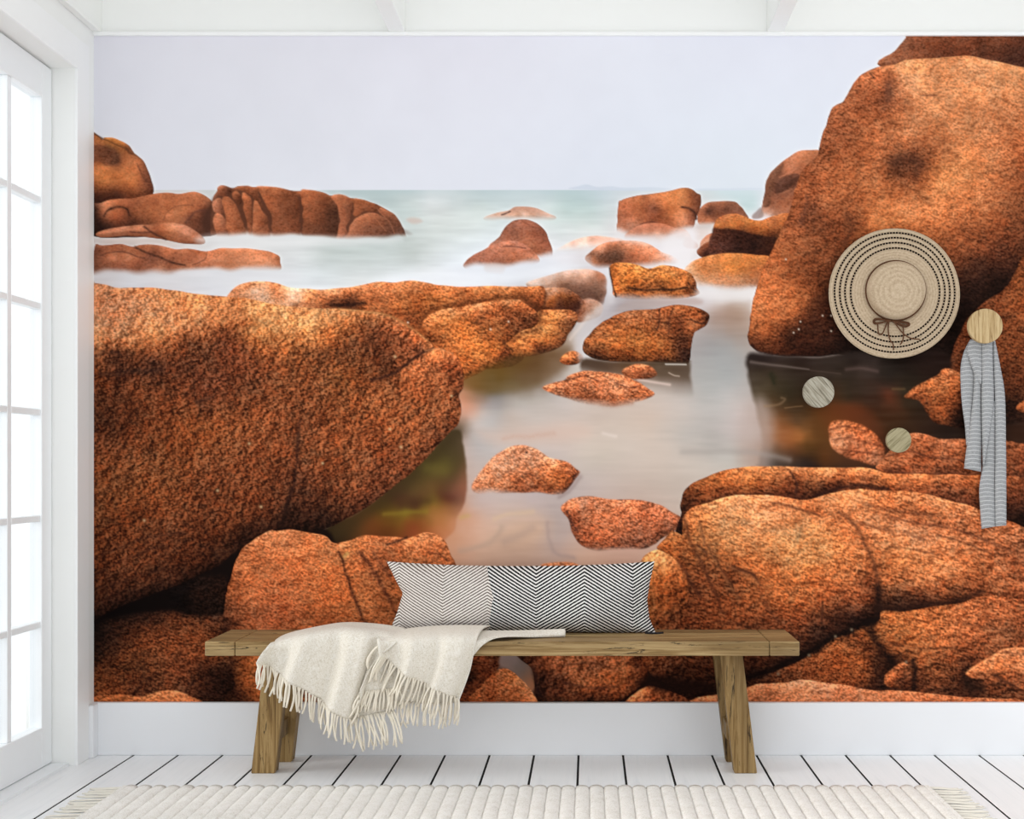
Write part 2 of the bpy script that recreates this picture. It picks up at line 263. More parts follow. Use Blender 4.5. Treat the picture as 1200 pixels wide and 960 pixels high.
    shape([(543, 312), (550, 302), (568, 292), (584, 285), (600, 282.4), (612, 285), (622, 292), (632, 307), (600, 316), (560, 318)],
          [(550, 306, 134, 84, 70), (570, 297, 158, 98, 80), (590, 290, 168, 106, 86), (604, 287, 164, 104, 86), (618, 294, 160, 100, 82), (600, 300, 166, 104, 82), (575, 306, 146, 92, 76), (620, 303, 170, 114, 94)], grain='fine', amp=0.13, halo=0.4, fade=[(543, 307, 317), (600, 306, 314), (632, 302, 311)], c=3, warp=0.25)
    stroke([(590, 289), (604, 289), (616, 291)], 0.9, (90, 54, 46), 0.6, wob=0.5)
    shape([(568, 312), (578, 309), (592, 312), (588, 320), (570, 319)], [(580, 315, 196, 166, 152)], soft=2.5, alpha=0.75)
    shape([(650, 296), (672, 282), (692, 277), (712, 278), (730, 281), (735, 290), (700, 300), (670, 302)], [(672, 286, 206, 166, 152), (695, 280, 196, 150, 134), (715, 282, 200, 158, 144), (690, 292, 216, 192, 184)], soft=1.2, grain='fine', amp=0.07, halo=0.25, fade=[(650, 284, 298), (735, 283, 296)], c=3, warp=0.25)
    # block and companions on the right of the strait
    shape([(818, 262), (818, 248), (826, 239), (840, 236), (860, 235.6), (868, 241), (874, 250), (876, 257), (850, 262), (830, 266)],
          [(826, 243, 150, 94, 72), (830, 249, 78, 50, 42), (845, 239, 142, 92, 72), (858, 240, 128, 84, 68), (850, 247, 100, 64, 52), (868, 248, 126, 84, 70), (830, 256, 176, 108, 80), (850, 255, 168, 104, 80)], grain='fine', amp=0.11, halo=0.4, c=2, warp=0.2, fade=[(818, 258, 266), (876, 256, 264)])
    shape([(725, 280), (725, 240), (728, 235), (736, 232), (752, 228), (776, 226), (800, 220), (810, 221), (816, 226), (821, 230), (820, 244), (815, 256), (812, 268), (800, 276), (760, 278)],
          [(730, 240, 170, 98, 70), (745, 234, 176, 104, 70), (770, 231, 182, 108, 70), (800, 226, 198, 118, 70), (812, 232, 132, 78, 56), (765, 243, 132, 80, 62), (750, 250, 168, 98, 68), (735, 258, 176, 108, 84), (780, 240, 178, 104, 64), (790, 250, 186, 108, 68), (775, 258, 150, 86, 60), (805, 240, 186, 110, 70), (802, 252, 196, 118, 82), (812, 252, 140, 82, 62), (800, 264, 196, 128, 100), (760, 262, 160, 94, 70), (740, 266, 190, 130, 110)],
          grain='fine', amp=0.12, halo=0.45, c=2.5, warp=0.22, rim=0.25, rimw=1.5, fade=[(725, 264, 275), (760, 268, 278), (815, 262, 271)])
    stroke([(799, 242), (806, 243), (813, 248), (815, 256)], 1.5, (58, 34, 28), 0.8)
    stroke([(752, 263), (764, 260), (778, 264), (796, 269)], 1.2, (84, 50, 40), 0.7)
    shape([(732, 275), (744, 266), (756, 262), (772, 261), (790, 266), (804, 270), (808, 282), (770, 288), (736, 284)], [(745, 270, 186, 128, 110), (765, 265, 178, 112, 90), (790, 270, 186, 124, 102), (770, 276, 206, 164, 150)], grain='fine', amp=0.08, fade=[(732, 270, 282), (770, 272, 286), (808, 272, 286)], c=5)
    shape([(800, 286), (806, 278), (816, 284), (818, 290), (806, 290)], [(808, 284, 204, 160, 144)], soft=1.5, alpha=0.85)
    # right shoulder rock far
    shape([(894, 262), (893, 244), (896, 225), (899, 210), (908, 197), (924, 184), (940, 177), (960, 175), (975, 180), (975, 262)],
          [(898, 225, 126, 84, 66), (904, 208, 128, 84, 66), (912, 200, 122, 78, 60), (925, 190, 170, 104, 76), (945, 182, 176, 106, 74), (925, 204, 166, 98, 72), (918, 216, 92, 60, 50), (928, 212, 100, 64, 52), (910, 226, 118, 76, 62), (905, 240, 156, 100, 78), (920, 236, 160, 98, 72), (900, 252, 196, 150, 134)], grain='fine', amp=0.11, halo=0.5, c=2.5, warp=0.2, fade=[(893, 245, 257), (925, 256, 268)])
    shape([(908, 222), (916, 210), (932, 203), (938, 208), (928, 218), (912, 228)], [(918, 216, 84, 55, 46)], soft=1.6, grain='fine', amp=0.1, alpha=0.85)
    shape([(895, 240), (898, 216), (908, 200), (918, 191), (914, 204), (906, 220), (902, 240)], [(902, 220, 116, 78, 62)], soft=1.4, grain='fine', amp=0.1, alpha=0.8)
    stroke([(914, 208), (924, 203), (934, 197)], 0.9, (206, 132, 98), 0.6, wob=0.5)
    stroke([(908, 228), (918, 226), (928, 222)], 1.0, (184, 118, 86), 0.5, wob=0.5)
    shape([(882, 252), (888, 246), (893, 243), (894, 254), (884, 256)], [(888, 250, 150, 128, 122)], soft=1.5, alpha=0.8)
    # small and dark-faced rocks
    shape([(820, 289), (822, 282), (828, 276), (836, 274), (838, 290), (826, 294)], [(826, 284, 190, 126, 100), (832, 278, 172, 108, 82)], grain='fine', amp=0.1, halo=0.3)
    shape([(817, 294), (826, 285), (835, 285), (837, 300), (822, 302)], [(822, 294, 120, 66, 46), (830, 290, 130, 72, 48), (828, 298, 84, 46, 36)], grain='fine', amp=0.12, halo=0.3)
    shape([(834, 300), (835, 280), (837, 264), (840, 256), (850, 251.5), (864, 250), (880, 256), (892, 258), (906, 253), (925, 250), (940, 270), (915, 285), (900, 304), (880, 300)],
          [(845, 256, 176, 102, 62), (862, 253, 184, 108, 62), (842, 264, 186, 108, 56), (860, 262, 192, 112, 56), (880, 263, 184, 104, 50), (905, 258, 176, 100, 60), (915, 262, 178, 102, 56), (895, 270, 176, 98, 48), (850, 270, 130, 70, 40), (870, 274, 110, 58, 36), (842, 280, 84, 46, 36), (860, 284, 64, 36, 30), (880, 284, 58, 32, 26), (895, 286, 62, 34, 26), (905, 276, 110, 58, 34), (845, 294, 84, 50, 44), (870, 294, 52, 30, 26), (893, 298, 46, 26, 22)],
          grain='fine', amp=0.18, halo=0.35, c=2, warp=0.2)
    shape([(835, 270), (845, 268), (860, 268.5), (880, 273), (898, 277), (911, 278), (904, 290), (900, 304), (880, 300), (834, 300)], [(842, 276, 74, 40, 30), (870, 280, 58, 31, 24), (900, 284, 62, 34, 25), (845, 294, 82, 50, 44), (875, 294, 46, 26, 22)], grain='fine', amp=0.2, soft=1.6, c=4, dome=0.0)
    shape([(803, 340), (803, 316), (816, 305), (836, 299), (860, 297), (886, 299), (905, 304), (905, 345), (850, 348)],
          [(815, 308, 190, 122, 76), (840, 302, 186, 116, 66), (865, 300, 184, 110, 56), (890, 303, 180, 108, 56), (860, 312, 196, 118, 56), (830, 318, 190, 124, 78), (885, 318, 178, 106, 62), (850, 325, 188, 126, 86), (815, 328, 196, 146, 112), (845, 334, 190, 142, 116), (880, 332, 168, 116, 86)],
          grain='fine', amp=0.17, halo=0.35, c=8, warp=0.5, fade=[(803, 324, 340), (850, 332, 342), (900, 333, 343)])
    # pinkish slab
    shape([(686, 304), (694, 294), (708, 285), (724, 282), (750, 283), (766, 289), (778, 296), (792, 302), (796, 312), (764, 316), (744, 314), (724, 312), (700, 314)],
          [(694, 298, 120, 84, 68), (702, 292, 176, 116, 92), (720, 286, 186, 118, 92), (750, 288, 192, 122, 94), (740, 296, 178, 108, 80), (765, 295, 196, 126, 100), (785, 304, 196, 144, 126), (705, 299, 98, 70, 58), (722, 299, 104, 74, 60), (700, 306, 186, 124, 96), (725, 305, 118, 74, 58), (745, 305, 168, 100, 74), (770, 305, 190, 122, 96)],
          grain='fine', amp=0.15, halo=0.3, c=4, warp=0.4, fade=[(686, 304, 314), (740, 306, 316), (770, 303, 314), (796, 299, 310)])
    for P_, col, a_, so in (([(440, 330), (500, 318), (560, 316), (620, 314), (660, 306), (690, 312), (640, 326), (560, 336), (460, 336)], (236, 238, 243), 0.75, 9), ([(640, 300), (670, 296), (690, 304), (660, 312)], (232, 229, 233), 0.6, 7),
                            ([(786, 272), (812, 268), (818, 282), (812, 302), (800, 318), (788, 306), (776, 292)], (240, 234, 235), 0.85, 6), ([(540, 312), (600, 310), (640, 302), (650, 310), (600, 322), (545, 324)], (228, 230, 236), 0.6, 6),
                            ([(240, 276), (330, 276), (470, 280), (400, 288), (250, 288)], (232, 231, 231), 0.6, 6), ([(110, 320), (330, 318), (340, 330), (270, 338), (110, 328)], (228, 227, 230), 0.6, 6), ([(725, 276), (790, 278), (800, 288), (740, 284)], (236, 230, 230), 0.6, 6)):
        shape(P_, [(500, 300) + col], soft=so, alpha=a_)
    # ------------------------------------------------ long ridge, wet ledges
    shape([(616, 332), (640, 323), (662, 318), (690, 316), (704, 319), (711, 328), (710, 346), (706, 358), (690, 354), (664, 346), (630, 342)],
          [(635, 328, 190, 170, 162), (660, 322, 176, 146, 134), (690, 319, 180, 144, 130), (704, 324, 170, 118, 98), (680, 326, 168, 132, 118), (650, 332, 164, 132, 118), (700, 334, 128, 100, 88), (680, 338, 106, 80, 70), (660, 337, 128, 98, 84), (705, 345, 110, 88, 80), (692, 348, 96, 72, 64)],
          grain='fine', amp=0.10, soft=1.2, halo=0.2, c=5, warp=0.5)
    shape([(676, 366), (684, 352), (696, 351), (707, 358), (704, 368), (690, 376), (676, 378)], [(688, 358, 156, 122, 108), (700, 360, 168, 140, 128), (684, 370, 140, 98, 80), (696, 368, 178, 152, 140)], grain='fine', amp=0.10, soft=1.5, c=5)
    shape([(590, 345), (612, 338), (638, 337.5), (660, 337), (672, 342), (684, 352), (687, 360), (682, 370), (672, 374), (600, 380)],
          [(640, 341, 178, 122, 92), (660, 342, 160, 110, 86), (640, 350, 160, 90, 46), (660, 350, 150, 84, 46), (650, 358, 110, 60, 36), (675, 352, 112, 66, 46), (672, 362, 66, 38, 30), (640, 362, 86, 46, 30), (682, 360, 150, 104, 84), (676, 370, 120, 72, 54)],
          grain='fine', amp=0.2, c=5, rim=0.15)
    shape([(266, 347), (276, 336), (292, 331), (310, 330), (326, 333), (340, 337), (366, 339.4), (390, 338.5), (414, 336), (440, 330.4), (460, 331), (476, 329), (500, 331), (516, 334.4), (540, 335.6), (580, 335), (620, 336), (636, 335.5), (640, 345), (637, 356), (630, 372), (600, 430), (480, 420), (330, 380), (266, 360)],
          [(272, 343, 190, 128, 100), (290, 336, 192, 122, 88), (315, 333, 190, 116, 82), (305, 343, 204, 152, 126), (330, 342, 190, 118, 84), (345, 341, 208, 166, 146), (335, 350, 196, 140, 112), (360, 346, 192, 120, 82), (390, 342, 190, 118, 80), (375, 352, 182, 106, 66), (415, 341, 186, 112, 72), (445, 334, 186, 112, 72), (475, 333, 196, 122, 76), (500, 336, 186, 110, 66), (460, 342, 178, 104, 62), (400, 348, 150, 84, 52), (430, 346, 178, 104, 64),
           (395, 354, 110, 60, 38), (415, 355, 84, 46, 30), (440, 354, 170, 96, 56), (470, 356, 168, 92, 44), (500, 350, 172, 94, 42), (430, 362, 168, 98, 56), (460, 366, 144, 78, 42), (480, 374, 128, 68, 36), (500, 362, 160, 86, 38), (490, 382, 140, 74, 36), (530, 340, 184, 106, 58), (520, 352, 176, 98, 44), (560, 340, 188, 110, 58), (590, 338, 190, 114, 62), (620, 340, 184, 108, 60), (630, 348, 150, 84, 46), (628, 360, 90, 48, 30), (600, 346, 168, 94, 46), (545, 346, 158, 86, 44), (620, 366, 80, 44, 28)],
          grain='mid', amp=0.20, halo=0.25, c=6, warp=0.5)
    stroke([(383, 356), (394, 352), (406, 352)], 1.6, (50, 28, 20), 0.6)
    stroke([(388, 357), (402, 358), (420, 356), (428, 354)], 2.4, (40, 22, 16), 0.85)
    stroke([(411, 353), (412, 344)], 1.2, (96, 54, 34), 0.6)
    stroke([(338, 360), (360, 356), (372, 360)], 1.0, (120, 66, 42), 0.5)
    stroke([(492, 384), (497, 372), (511, 362), (540, 356), (576, 350), (604, 347.5), (620, 354), (632, 366)], 3.5, (84, 44, 24), 0.6)
    stroke([(636, 337), (640, 346), (637, 358)], 2.0, (70, 38, 24), 0.6)
    # rocks at the head of the pool
    shape([(590, 402), (610, 388), (626, 380), (630, 366), (640, 362.4), (660, 363), (672, 365), (678, 372), (673, 382), (665, 394), (658, 406), (640, 413), (620, 418), (604, 418), (596, 412)],
          [(640, 366, 192, 116, 62), (660, 367, 190, 116, 66), (672, 372, 150, 88, 52), (650, 376, 206, 124, 54), (632, 386, 206, 126, 56), (615, 394, 196, 116, 52), (640, 395, 202, 120, 50), (655, 388, 150, 84, 42), (664, 384, 118, 70, 44), (655, 400, 104, 62, 40), (635, 405, 128, 72, 38), (618, 408, 170, 96, 44), (602, 404, 170, 100, 44), (625, 414, 100, 58, 32)],
          grain='mid', amp=0.22, c=6, warp=0.6, rim=0.25, rimw=2, halo=0.1)
    stroke([(633, 366), (634, 376), (629, 386), (613, 392), (600, 400)], 3.0, (90, 48, 26), 0.6)
    shape([(494, 382), (500, 372), (512, 365), (540, 359), (576, 353), (604, 350.4), (614, 354), (628, 365), (631.5, 374), (627, 382), (612, 388), (600, 396), (592, 404), (598, 414), (588, 424), (572, 432), (556, 440), (530, 445), (505, 400)],
          [(505, 374, 190, 112, 58), (530, 364, 196, 120, 70), (560, 358, 196, 120, 72), (600, 353, 196, 122, 74), (618, 362, 184, 110, 66), (540, 370, 182, 106, 52), (575, 366, 160, 90, 50), (605, 364, 150, 84, 48), (595, 376, 124, 66, 38), (622, 375, 116, 62, 36), (560, 378, 140, 78, 44), (520, 382, 178, 102, 46), (510, 392, 150, 82, 40), (545, 388, 184, 106, 42), (575, 392, 172, 96, 42), (600, 386, 120, 66, 38), (555, 402, 190, 110, 44), (580, 406, 184, 104, 40), (540, 412, 182, 102, 44), (560, 424, 170, 96, 42), (580, 420, 150, 84, 40), (590, 412, 130, 72, 38), (530, 402, 176, 98, 44)],
          grain='mid', amp=0.24, c=7, warp=0.7, rim=0.2, rimw=2, halo=0.1)
    stroke([(560, 378), (580, 384), (596, 392)], 2.0, (96, 50, 28), 0.35)
    stroke([(588, 398), (596, 406), (602, 412)], 1.6, (70, 38, 22), 0.65)
    stroke([(505, 384), (524, 378), (548, 372)], 1.4, (140, 76, 36), 0.45)
    specks([(575, 386), (596, 377), (478, 378)], 1.2, (236, 214, 190))
    shape([(540, 446), (560, 434), (580, 426), (600, 417), (640, 412), (668, 408), (664, 430), (630, 452), (590, 460), (556, 458)], [(560, 440, 110, 78, 34), (590, 430, 104, 74, 32), (630, 420, 100, 70, 44), (600, 446, 108, 86, 54), (650, 428, 112, 84, 60)], soft=7, alpha=0.7, streak=0.02, c=6)
    shape([(656, 423), (663, 415), (672, 412), (681, 415), (683, 421), (676, 427), (662, 427)], [(666, 417, 180, 102, 56), (674, 416, 160, 90, 52), (670, 424, 110, 62, 40)], grain='mid', amp=0.2, soft=1, c=4, rim=0.2, rimw=2)
    # stream between the rocks
    stroke([(712, 320), (714, 336), (716, 352)], 3.2, (222, 218, 220), 0.75, grainy=0, w2=5)
    stroke([(716, 352), (700, 368), (686, 386), (679, 404), (684, 424)], 6, (200, 192, 192), 0.7, grainy=0, w2=4.5)
    stroke([(690, 372), (676, 388), (668, 398)], 2.5, (226, 210, 200), 0.5, grainy=0)
    shape([(735, 353), (770, 351), (815, 349), (822, 356), (790, 358), (750, 362), (722, 366)], [(740, 357, 178, 162, 158), (800, 353, 188, 166, 160)], soft=3, alpha=0.8, streak=0.03)
    # amber rock
    shape([(713.5, 315), (717, 309), (726, 307), (746, 310), (760, 315), (776, 311), (792, 313), (806, 319), (815, 329), (817, 338), (819, 345), (800, 349.5), (760, 352), (722, 349), (718, 336)],
          [(719, 312, 180, 106, 42), (735, 312, 204, 122, 46), (755, 318, 196, 116, 44), (776, 315, 196, 120, 52), (800, 320, 188, 112, 52), (745, 325, 196, 112, 34), (780, 326, 198, 114, 38), (805, 330, 170, 96, 40), (813, 334, 104, 58, 34), (730, 330, 184, 104, 34), (740, 338, 140, 76, 30), (770, 337, 128, 70, 32), (730, 346, 180, 102, 44), (765, 347, 186, 108, 56), (800, 345, 190, 116, 62), (795, 334, 186, 106, 46)],
          grain='mid', amp=0.22, halo=0.3, c=5, warp=0.5, fade=[(713, 344, 354), (820, 344, 353)])
    stroke([(735, 338), (752, 340), (770, 340), (790, 339.5), (806, 337)], 1.4, (44, 26, 18), 0.9, wob=0.8)
    stroke([(806, 332), (813, 340), (818, 344)], 1.3, (50, 28, 20), 0.7)
    stroke([(714, 314), (717, 330), (722, 348)], 1.1, (56, 34, 26), 0.8, wob=0.5)
    stroke([(752, 313), (760, 317), (772, 315)], 1.0, (120, 66, 30), 0.6)
    # round rock beside the stream
    shape([(683, 410), (685, 400), (694, 388), (706, 377), (722, 369), (740, 364), (766, 362.5), (780, 359), (794, 357), (812, 358.5), (826, 364), (832, 370), (828, 380), (819, 386), (812.5, 391), (810.5, 406), (808.5, 420), (804, 427), (780, 425.5), (756, 424.5), (720, 423.5), (694, 420)],
          [(690, 400, 140, 78, 40), (705, 384, 150, 86, 48), (730, 371, 148, 90, 56), (760, 367, 150, 90, 56), (795, 362, 170, 104, 62), (815, 364, 142, 82, 48), (828, 370, 84, 48, 32), (775, 378, 122, 68, 40), (740, 384, 160, 88, 38), (715, 396, 180, 100, 42), (745, 402, 190, 108, 42), (775, 400, 170, 94, 40), (790, 382, 122, 68, 40), (800, 378, 100, 58, 38), (808, 382, 160, 96, 60), (818, 379, 176, 110, 74), (800, 395, 84, 50, 36), (803, 412, 58, 36, 28), (785, 414, 140, 78, 36), (755, 415, 164, 90, 36), (725, 410, 160, 88, 38), (700, 412, 110, 60, 32), (740, 421, 100, 56, 30), (695, 418, 60, 36, 26), (780, 421, 90, 50, 30)],
          grain='mid', amp=0.23, c=6, warp=0.6, rim=0.3, rimw=2.2, halo=0.2)
    stroke([(774, 364), (772, 380), (770, 388)], 1.2, (56, 32, 24), 0.7)
    stroke([(788, 362), (783, 380), (785, 392)], 1.2, (60, 34, 26), 0.6)
    stroke([(808, 374), (818, 378), (826, 378)], 1.2, (54, 32, 24), 0.7)
    shape([(822, 338), (886, 337), (886, 350), (860, 353), (820, 350)], [(850, 344, 232, 226, 224)], soft=5, alpha=0.7)
    # dark reflections round it, small rock and broad flat rock
    shape([(682, 422), (720, 423), (800, 424), (808.5, 424), (809, 440), (809, 470), (770, 475), (730, 465), (700, 455), (684, 446)], [(700, 428, 74, 54, 40), (730, 430, 92, 66, 46), (780, 432, 78, 60, 44), (800, 440, 86, 68, 54), (770, 452, 112, 90, 74), (720, 440, 108, 82, 64)], soft=3, alpha=0.95, streak=0.03, c=6, fade=[(683, 428, 446), (740, 434, 458), (800, 440, 468)])
    stroke([(780, 427), (804, 427)], 1.0, (226, 216, 206), 0.8, wob=0.4, grainy=0)
    stroke([(784, 437), (790, 440), (796, 441)], 0.9, (200, 180, 164), 0.7, wob=0.3, grainy=0)
    stroke([(748, 445), (766, 448), (785, 451)], 1.8, (214, 190, 178), 0.85, wob=0.4, grainy=0)
    shape([(728, 435), (739, 428), (750, 426.6), (762, 430), (770, 438), (760, 444), (738, 443)], [(740, 432, 182, 108, 76), (755, 431, 172, 100, 70), (750, 438, 140, 82, 60), (764, 440, 104, 66, 50)], grain='mid', amp=0.2, soft=1.3, c=4)
    shape([(636, 455), (660, 446), (666, 440), (684, 435.6), (710, 436), (732, 440), (748, 448), (760, 456), (767, 462), (750, 470), (722, 476), (690, 475), (664, 467)],
          [(650, 453, 164, 98, 72), (668, 444, 170, 98, 70), (690, 439, 176, 104, 74), (720, 442, 178, 104, 74), (745, 452, 166, 94, 66), (700, 452, 178, 104, 76), (675, 458, 160, 88, 60), (720, 458, 188, 112, 84), (755, 461, 172, 98, 70), (700, 468, 150, 82, 56), (735, 466, 168, 94, 64), (665, 464, 156, 96, 74)],
          grain='mid', amp=0.27, soft=1.2, c=6, fade=[(636, 456, 466), (670, 463, 474), (720, 469, 479), (767, 460, 470)])
    stroke([(664, 446), (684, 441), (700, 446)], 1.0, (84, 44, 32), 0.5)
    stroke([(722, 450), (738, 454), (748, 452)], 1.1, (84, 44, 32), 0.6)
    stroke([(690, 470), (715, 474), (740, 472)], 3.5, (150, 84, 54), 0.35)
    # ------------------------------------------------ big boulder, upper right, with the rock behind it
    shape([(1034, 80), (1048, 60), (1062, 44), (1070, 36), (1262, 36), (1262, 130), (1150, 110)],
          [(1048, 68, 140, 84, 60), (1070, 52, 132, 78, 56), (1070, 66, 138, 80, 56), (1100, 52, 128, 72, 50), (1100, 64, 110, 62, 44), (1130, 52, 118, 66, 46), (1150, 62, 92, 54, 40), (1170, 50, 100, 58, 42), (1190, 68, 70, 42, 34), (1250, 60, 84, 48, 36)],
          grain='fine', amp=0.2, halo=0.5, c=6, warp=0.8)
    shape([(962, 164), (966, 152), (970, 140), (974, 128), (980, 123), (988, 118), (998, 102), (1010, 88), (1026, 79.5), (1048, 76), (1060, 71), (1080, 69), (1100, 67), (1120, 65.6), (1140, 66), (1170, 73), (1200, 79), (1262, 95), (1262, 300), (1200, 320), (1200, 470), (1060, 470), (1000, 420), (960, 418), (920, 417.5), (894, 413), (882, 408), (876, 399), (877, 388), (880, 370), (886, 338), (892, 320), (900, 304), (910, 282), (917, 266), (924, 250), (932, 222), (940, 200), (956, 184), (960, 176)],
          [(968, 150, 142, 86, 64), (985, 125, 156, 92, 66), (1005, 100, 158, 94, 68), (1030, 84, 178, 104, 72), (1060, 76, 204, 128, 82), (1100, 72, 208, 132, 86), (1140, 72, 212, 138, 92), (1180, 80, 208, 138, 90), (1230, 95, 200, 130, 86), (1041, 100, 120, 74, 58), (1041, 115, 116, 72, 56), (1025, 100, 164, 98, 70), (1012, 120, 142, 86, 62), (995, 145, 138, 84, 60), (1060, 100, 198, 122, 84), (1100, 100, 206, 132, 88), (1150, 105, 204, 132, 88), (1200, 120, 190, 118, 78), (1035, 140, 158, 96, 66), (1075, 130, 194, 122, 82), (1120, 140, 196, 124, 82), (1170, 150, 184, 114, 76), (1000, 170, 148, 90, 62), (1060, 160, 182, 112, 76),
           (970, 180, 128, 78, 56), (950, 205, 128, 76, 54), (985, 205, 158, 94, 62), (1030, 185, 160, 96, 64), (1050, 186, 92, 56, 40), (1078, 190, 96, 58, 42), (1066, 205, 108, 66, 46), (1098, 182, 168, 102, 66), (1050, 220, 150, 90, 56), (1100, 208, 196, 124, 72), (1125, 195, 206, 130, 78), (1160, 190, 180, 110, 70), (1200, 200, 148, 88, 60), (1020, 235, 186, 110, 66), (1060, 240, 198, 120, 74), (1110, 235, 190, 114, 68), (1150, 230, 178, 106, 66), (1195, 235, 130, 76, 50), (1250, 230, 120, 70, 46),
           (935, 230, 142, 84, 58), (948, 245, 100, 62, 48), (970, 235, 160, 94, 62), (1000, 255, 128, 74, 48), (1020, 262, 198, 114, 64), (1045, 262, 196, 110, 58), (1085, 270, 168, 96, 56), (1120, 270, 146, 82, 50), (1150, 265, 140, 78, 48), (1195, 270, 104, 58, 38), (985, 275, 112, 64, 42), (970, 290, 118, 66, 42), (940, 275, 138, 80, 54), (925, 275, 150, 86, 58), (915, 300, 164, 94, 58), (940, 310, 134, 76, 48), (965, 320, 104, 56, 34), (980, 310, 78, 42, 28), (990, 350, 48, 26, 20),
           (1110, 300, 110, 62, 40), (1140, 300, 92, 52, 36), (1170, 295, 82, 46, 34), (1190, 300, 58, 34, 26), (1140, 320, 52, 32, 26), (1165, 325, 36, 22, 18), (1125, 345, 30, 18, 15), (1145, 350, 28, 18, 15), (1120, 380, 24, 15, 12), (1100, 420, 22, 15, 12), (1050, 400, 24, 16, 13), (1050, 320, 60, 34, 25), (900, 330, 172, 98, 58), (890, 360, 184, 106, 62), (915, 345, 172, 98, 58), (940, 345, 150, 84, 48), (960, 345, 92, 48, 28), (915, 370, 172, 96, 56), (935, 358, 164, 92, 52), (945, 370, 84, 42, 26), (895, 388, 164, 92, 52), (884, 398, 112, 60, 38), (905, 395, 122, 64, 38), (925, 388, 84, 42, 26), (960, 385, 66, 32, 22), (920, 405, 74, 36, 24), (950, 405, 58, 28, 20), (975, 395, 46, 24, 18), (900, 408, 92, 48, 32), (990, 410, 26, 17, 14)],
          grain='mid', amp=0.17, halo=0.5, c=7, warp=0.6, rim=0.2, rimw=2.5)
    stroke([(1020, 86), (1024, 91)], 1.4, (70, 40, 30), 0.7, wob=0)
    stroke([(1041, 98), (1041, 118)], 4.0, (104, 64, 48), 0.5)
    stroke([(1046, 190), (1062, 186), (1078, 192), (1074, 206)], 6.0, (84, 50, 36), 0.4)
    stroke([(1080, 113), (1096, 112)], 1.2, (110, 64, 44), 0.7)
    stroke([(946, 232), (944, 246), (938, 262)], 3.0, (88, 54, 42), 0.4)
    stroke([(994, 252), (998, 268), (990, 285)], 4.0, (74, 42, 28), 0.5)
    stroke([(945, 362), (960, 352), (972, 346)], 6.0, (70, 36, 22), 0.45)
    stroke([(880, 404), (890, 412), (905, 415)], 1.6, (40, 22, 18), 0.7)
    specks([(938, 377), (930, 390), (936, 386), (964, 370), (974, 388), (974, 370), (921, 304)], 1.1, (226, 210, 190))
    # rock at the right margin
    shape([(1262, 290), (1210, 292), (1200, 299), (1192, 314), (1182, 332), (1172, 342), (1160, 350), (1140, 367), (1126, 388), (1115, 416), (1110, 440), (1120, 470), (1150, 500), (1200, 505), (1262, 510)],
          [(1200, 310, 112, 60, 32), (1190, 330, 124, 66, 34), (1175, 345, 116, 60, 34), (1200, 350, 130, 70, 36), (1155, 362, 104, 54, 32), (1135, 390, 116, 58, 36), (1125, 420, 112, 56, 34), (1190, 390, 116, 62, 34), (1185, 420, 100, 54, 30), (1195, 450, 86, 46, 28), (1185, 470, 44, 26, 18), (1150, 440, 96, 50, 30), (1140, 480, 40, 24, 18), (1250, 400, 110, 58, 34)],
          grain='mid', amp=0.2, c=8, warp=0.7, rim=0.25, rimw=4, soft=1.2)
    # ------------------------------------------------ dark pool on the right
    shape([(876, 415), (900, 415), (960, 418), (1000, 412), (1060, 408), (1110, 414), (1116, 440), (1128, 470), (1150, 500), (1262, 490), (1262, 560), (1040, 560), (900, 552), (890, 540), (894, 520), (890, 498), (884, 470), (877, 440)],
          [(885, 422, 40, 30, 26), (905, 428, 58, 46, 38), (940, 425, 44, 32, 26), (960, 440, 62, 48, 38), (900, 442, 60, 48, 34), (920, 455, 52, 42, 28), (890, 460, 82, 68, 52), (900, 475, 84, 64, 44), (895, 490, 128, 96, 74), (925, 480, 66, 46, 28), (930, 492, 84, 58, 36), (915, 500, 130, 80, 46), (935, 510, 150, 92, 48), (920, 525, 128, 78, 46), (950, 520, 90, 58, 28), (960, 500, 96, 58, 28), (905, 515, 150, 104, 76), (905, 535, 96, 76, 62), (940, 540, 56, 40, 30), (960, 545, 50, 34, 26),
           (1000, 430, 44, 34, 28), (1020, 434, 58, 46, 40), (1050, 425, 28, 20, 16), (1000, 450, 52, 40, 30), (1040, 450, 50, 36, 28), (1080, 440, 36, 24, 18), (1060, 460, 46, 34, 22), (990, 470, 62, 42, 26), (980, 482, 108, 56, 26), (965, 492, 104, 58, 26), (1005, 490, 98, 46, 22), (1030, 470, 60, 36, 24), (1040, 464, 84, 44, 28), (1030, 490, 64, 38, 22), (1040, 505, 70, 42, 24), (1060, 490, 56, 36, 22), (1080, 500, 48, 30, 20), (1025, 505, 84, 46, 26), (1110, 508, 34, 22, 16), (1000, 545, 62, 40, 28), (970, 535, 84, 50, 26), (1040, 530, 62, 38, 26), (1190, 505, 52, 32, 22), (1190, 490, 46, 28, 20), (1250, 520, 50, 30, 22)],
          soft=3.5, c=6, warp=0.6, streak=0.03)
    shape([(884, 470), (896, 468), (906, 490), (904, 520), (900, 550), (870, 552), (866, 500)], [(885, 485, 190, 172, 164), (890, 520, 186, 164, 154)], soft=10, alpha=0.55)
    stroke([(880, 424), (900, 427), (930, 431), (948, 433)], 2.0, (120, 104, 96), 0.65, wob=0.4, grainy=0, w2=1.0)
    stroke([(992, 433), (1010, 432), (1028, 435)], 2.4, (92, 72, 66), 0.6, wob=0.4, grainy=0)
    stroke([(950, 434), (968, 436), (985, 438)], 1.0, (90, 72, 62), 0.5, wob=0.4, grainy=0)
    stroke([(1046, 456), (1060, 456)], 1.6, (104, 78, 48), 0.6, wob=0.4, grainy=0)
    stroke([(896, 476), (912, 474), (920, 468), (916, 466)], 1.6, (150, 118, 86), 0.45, wob=0.5, grainy=0)
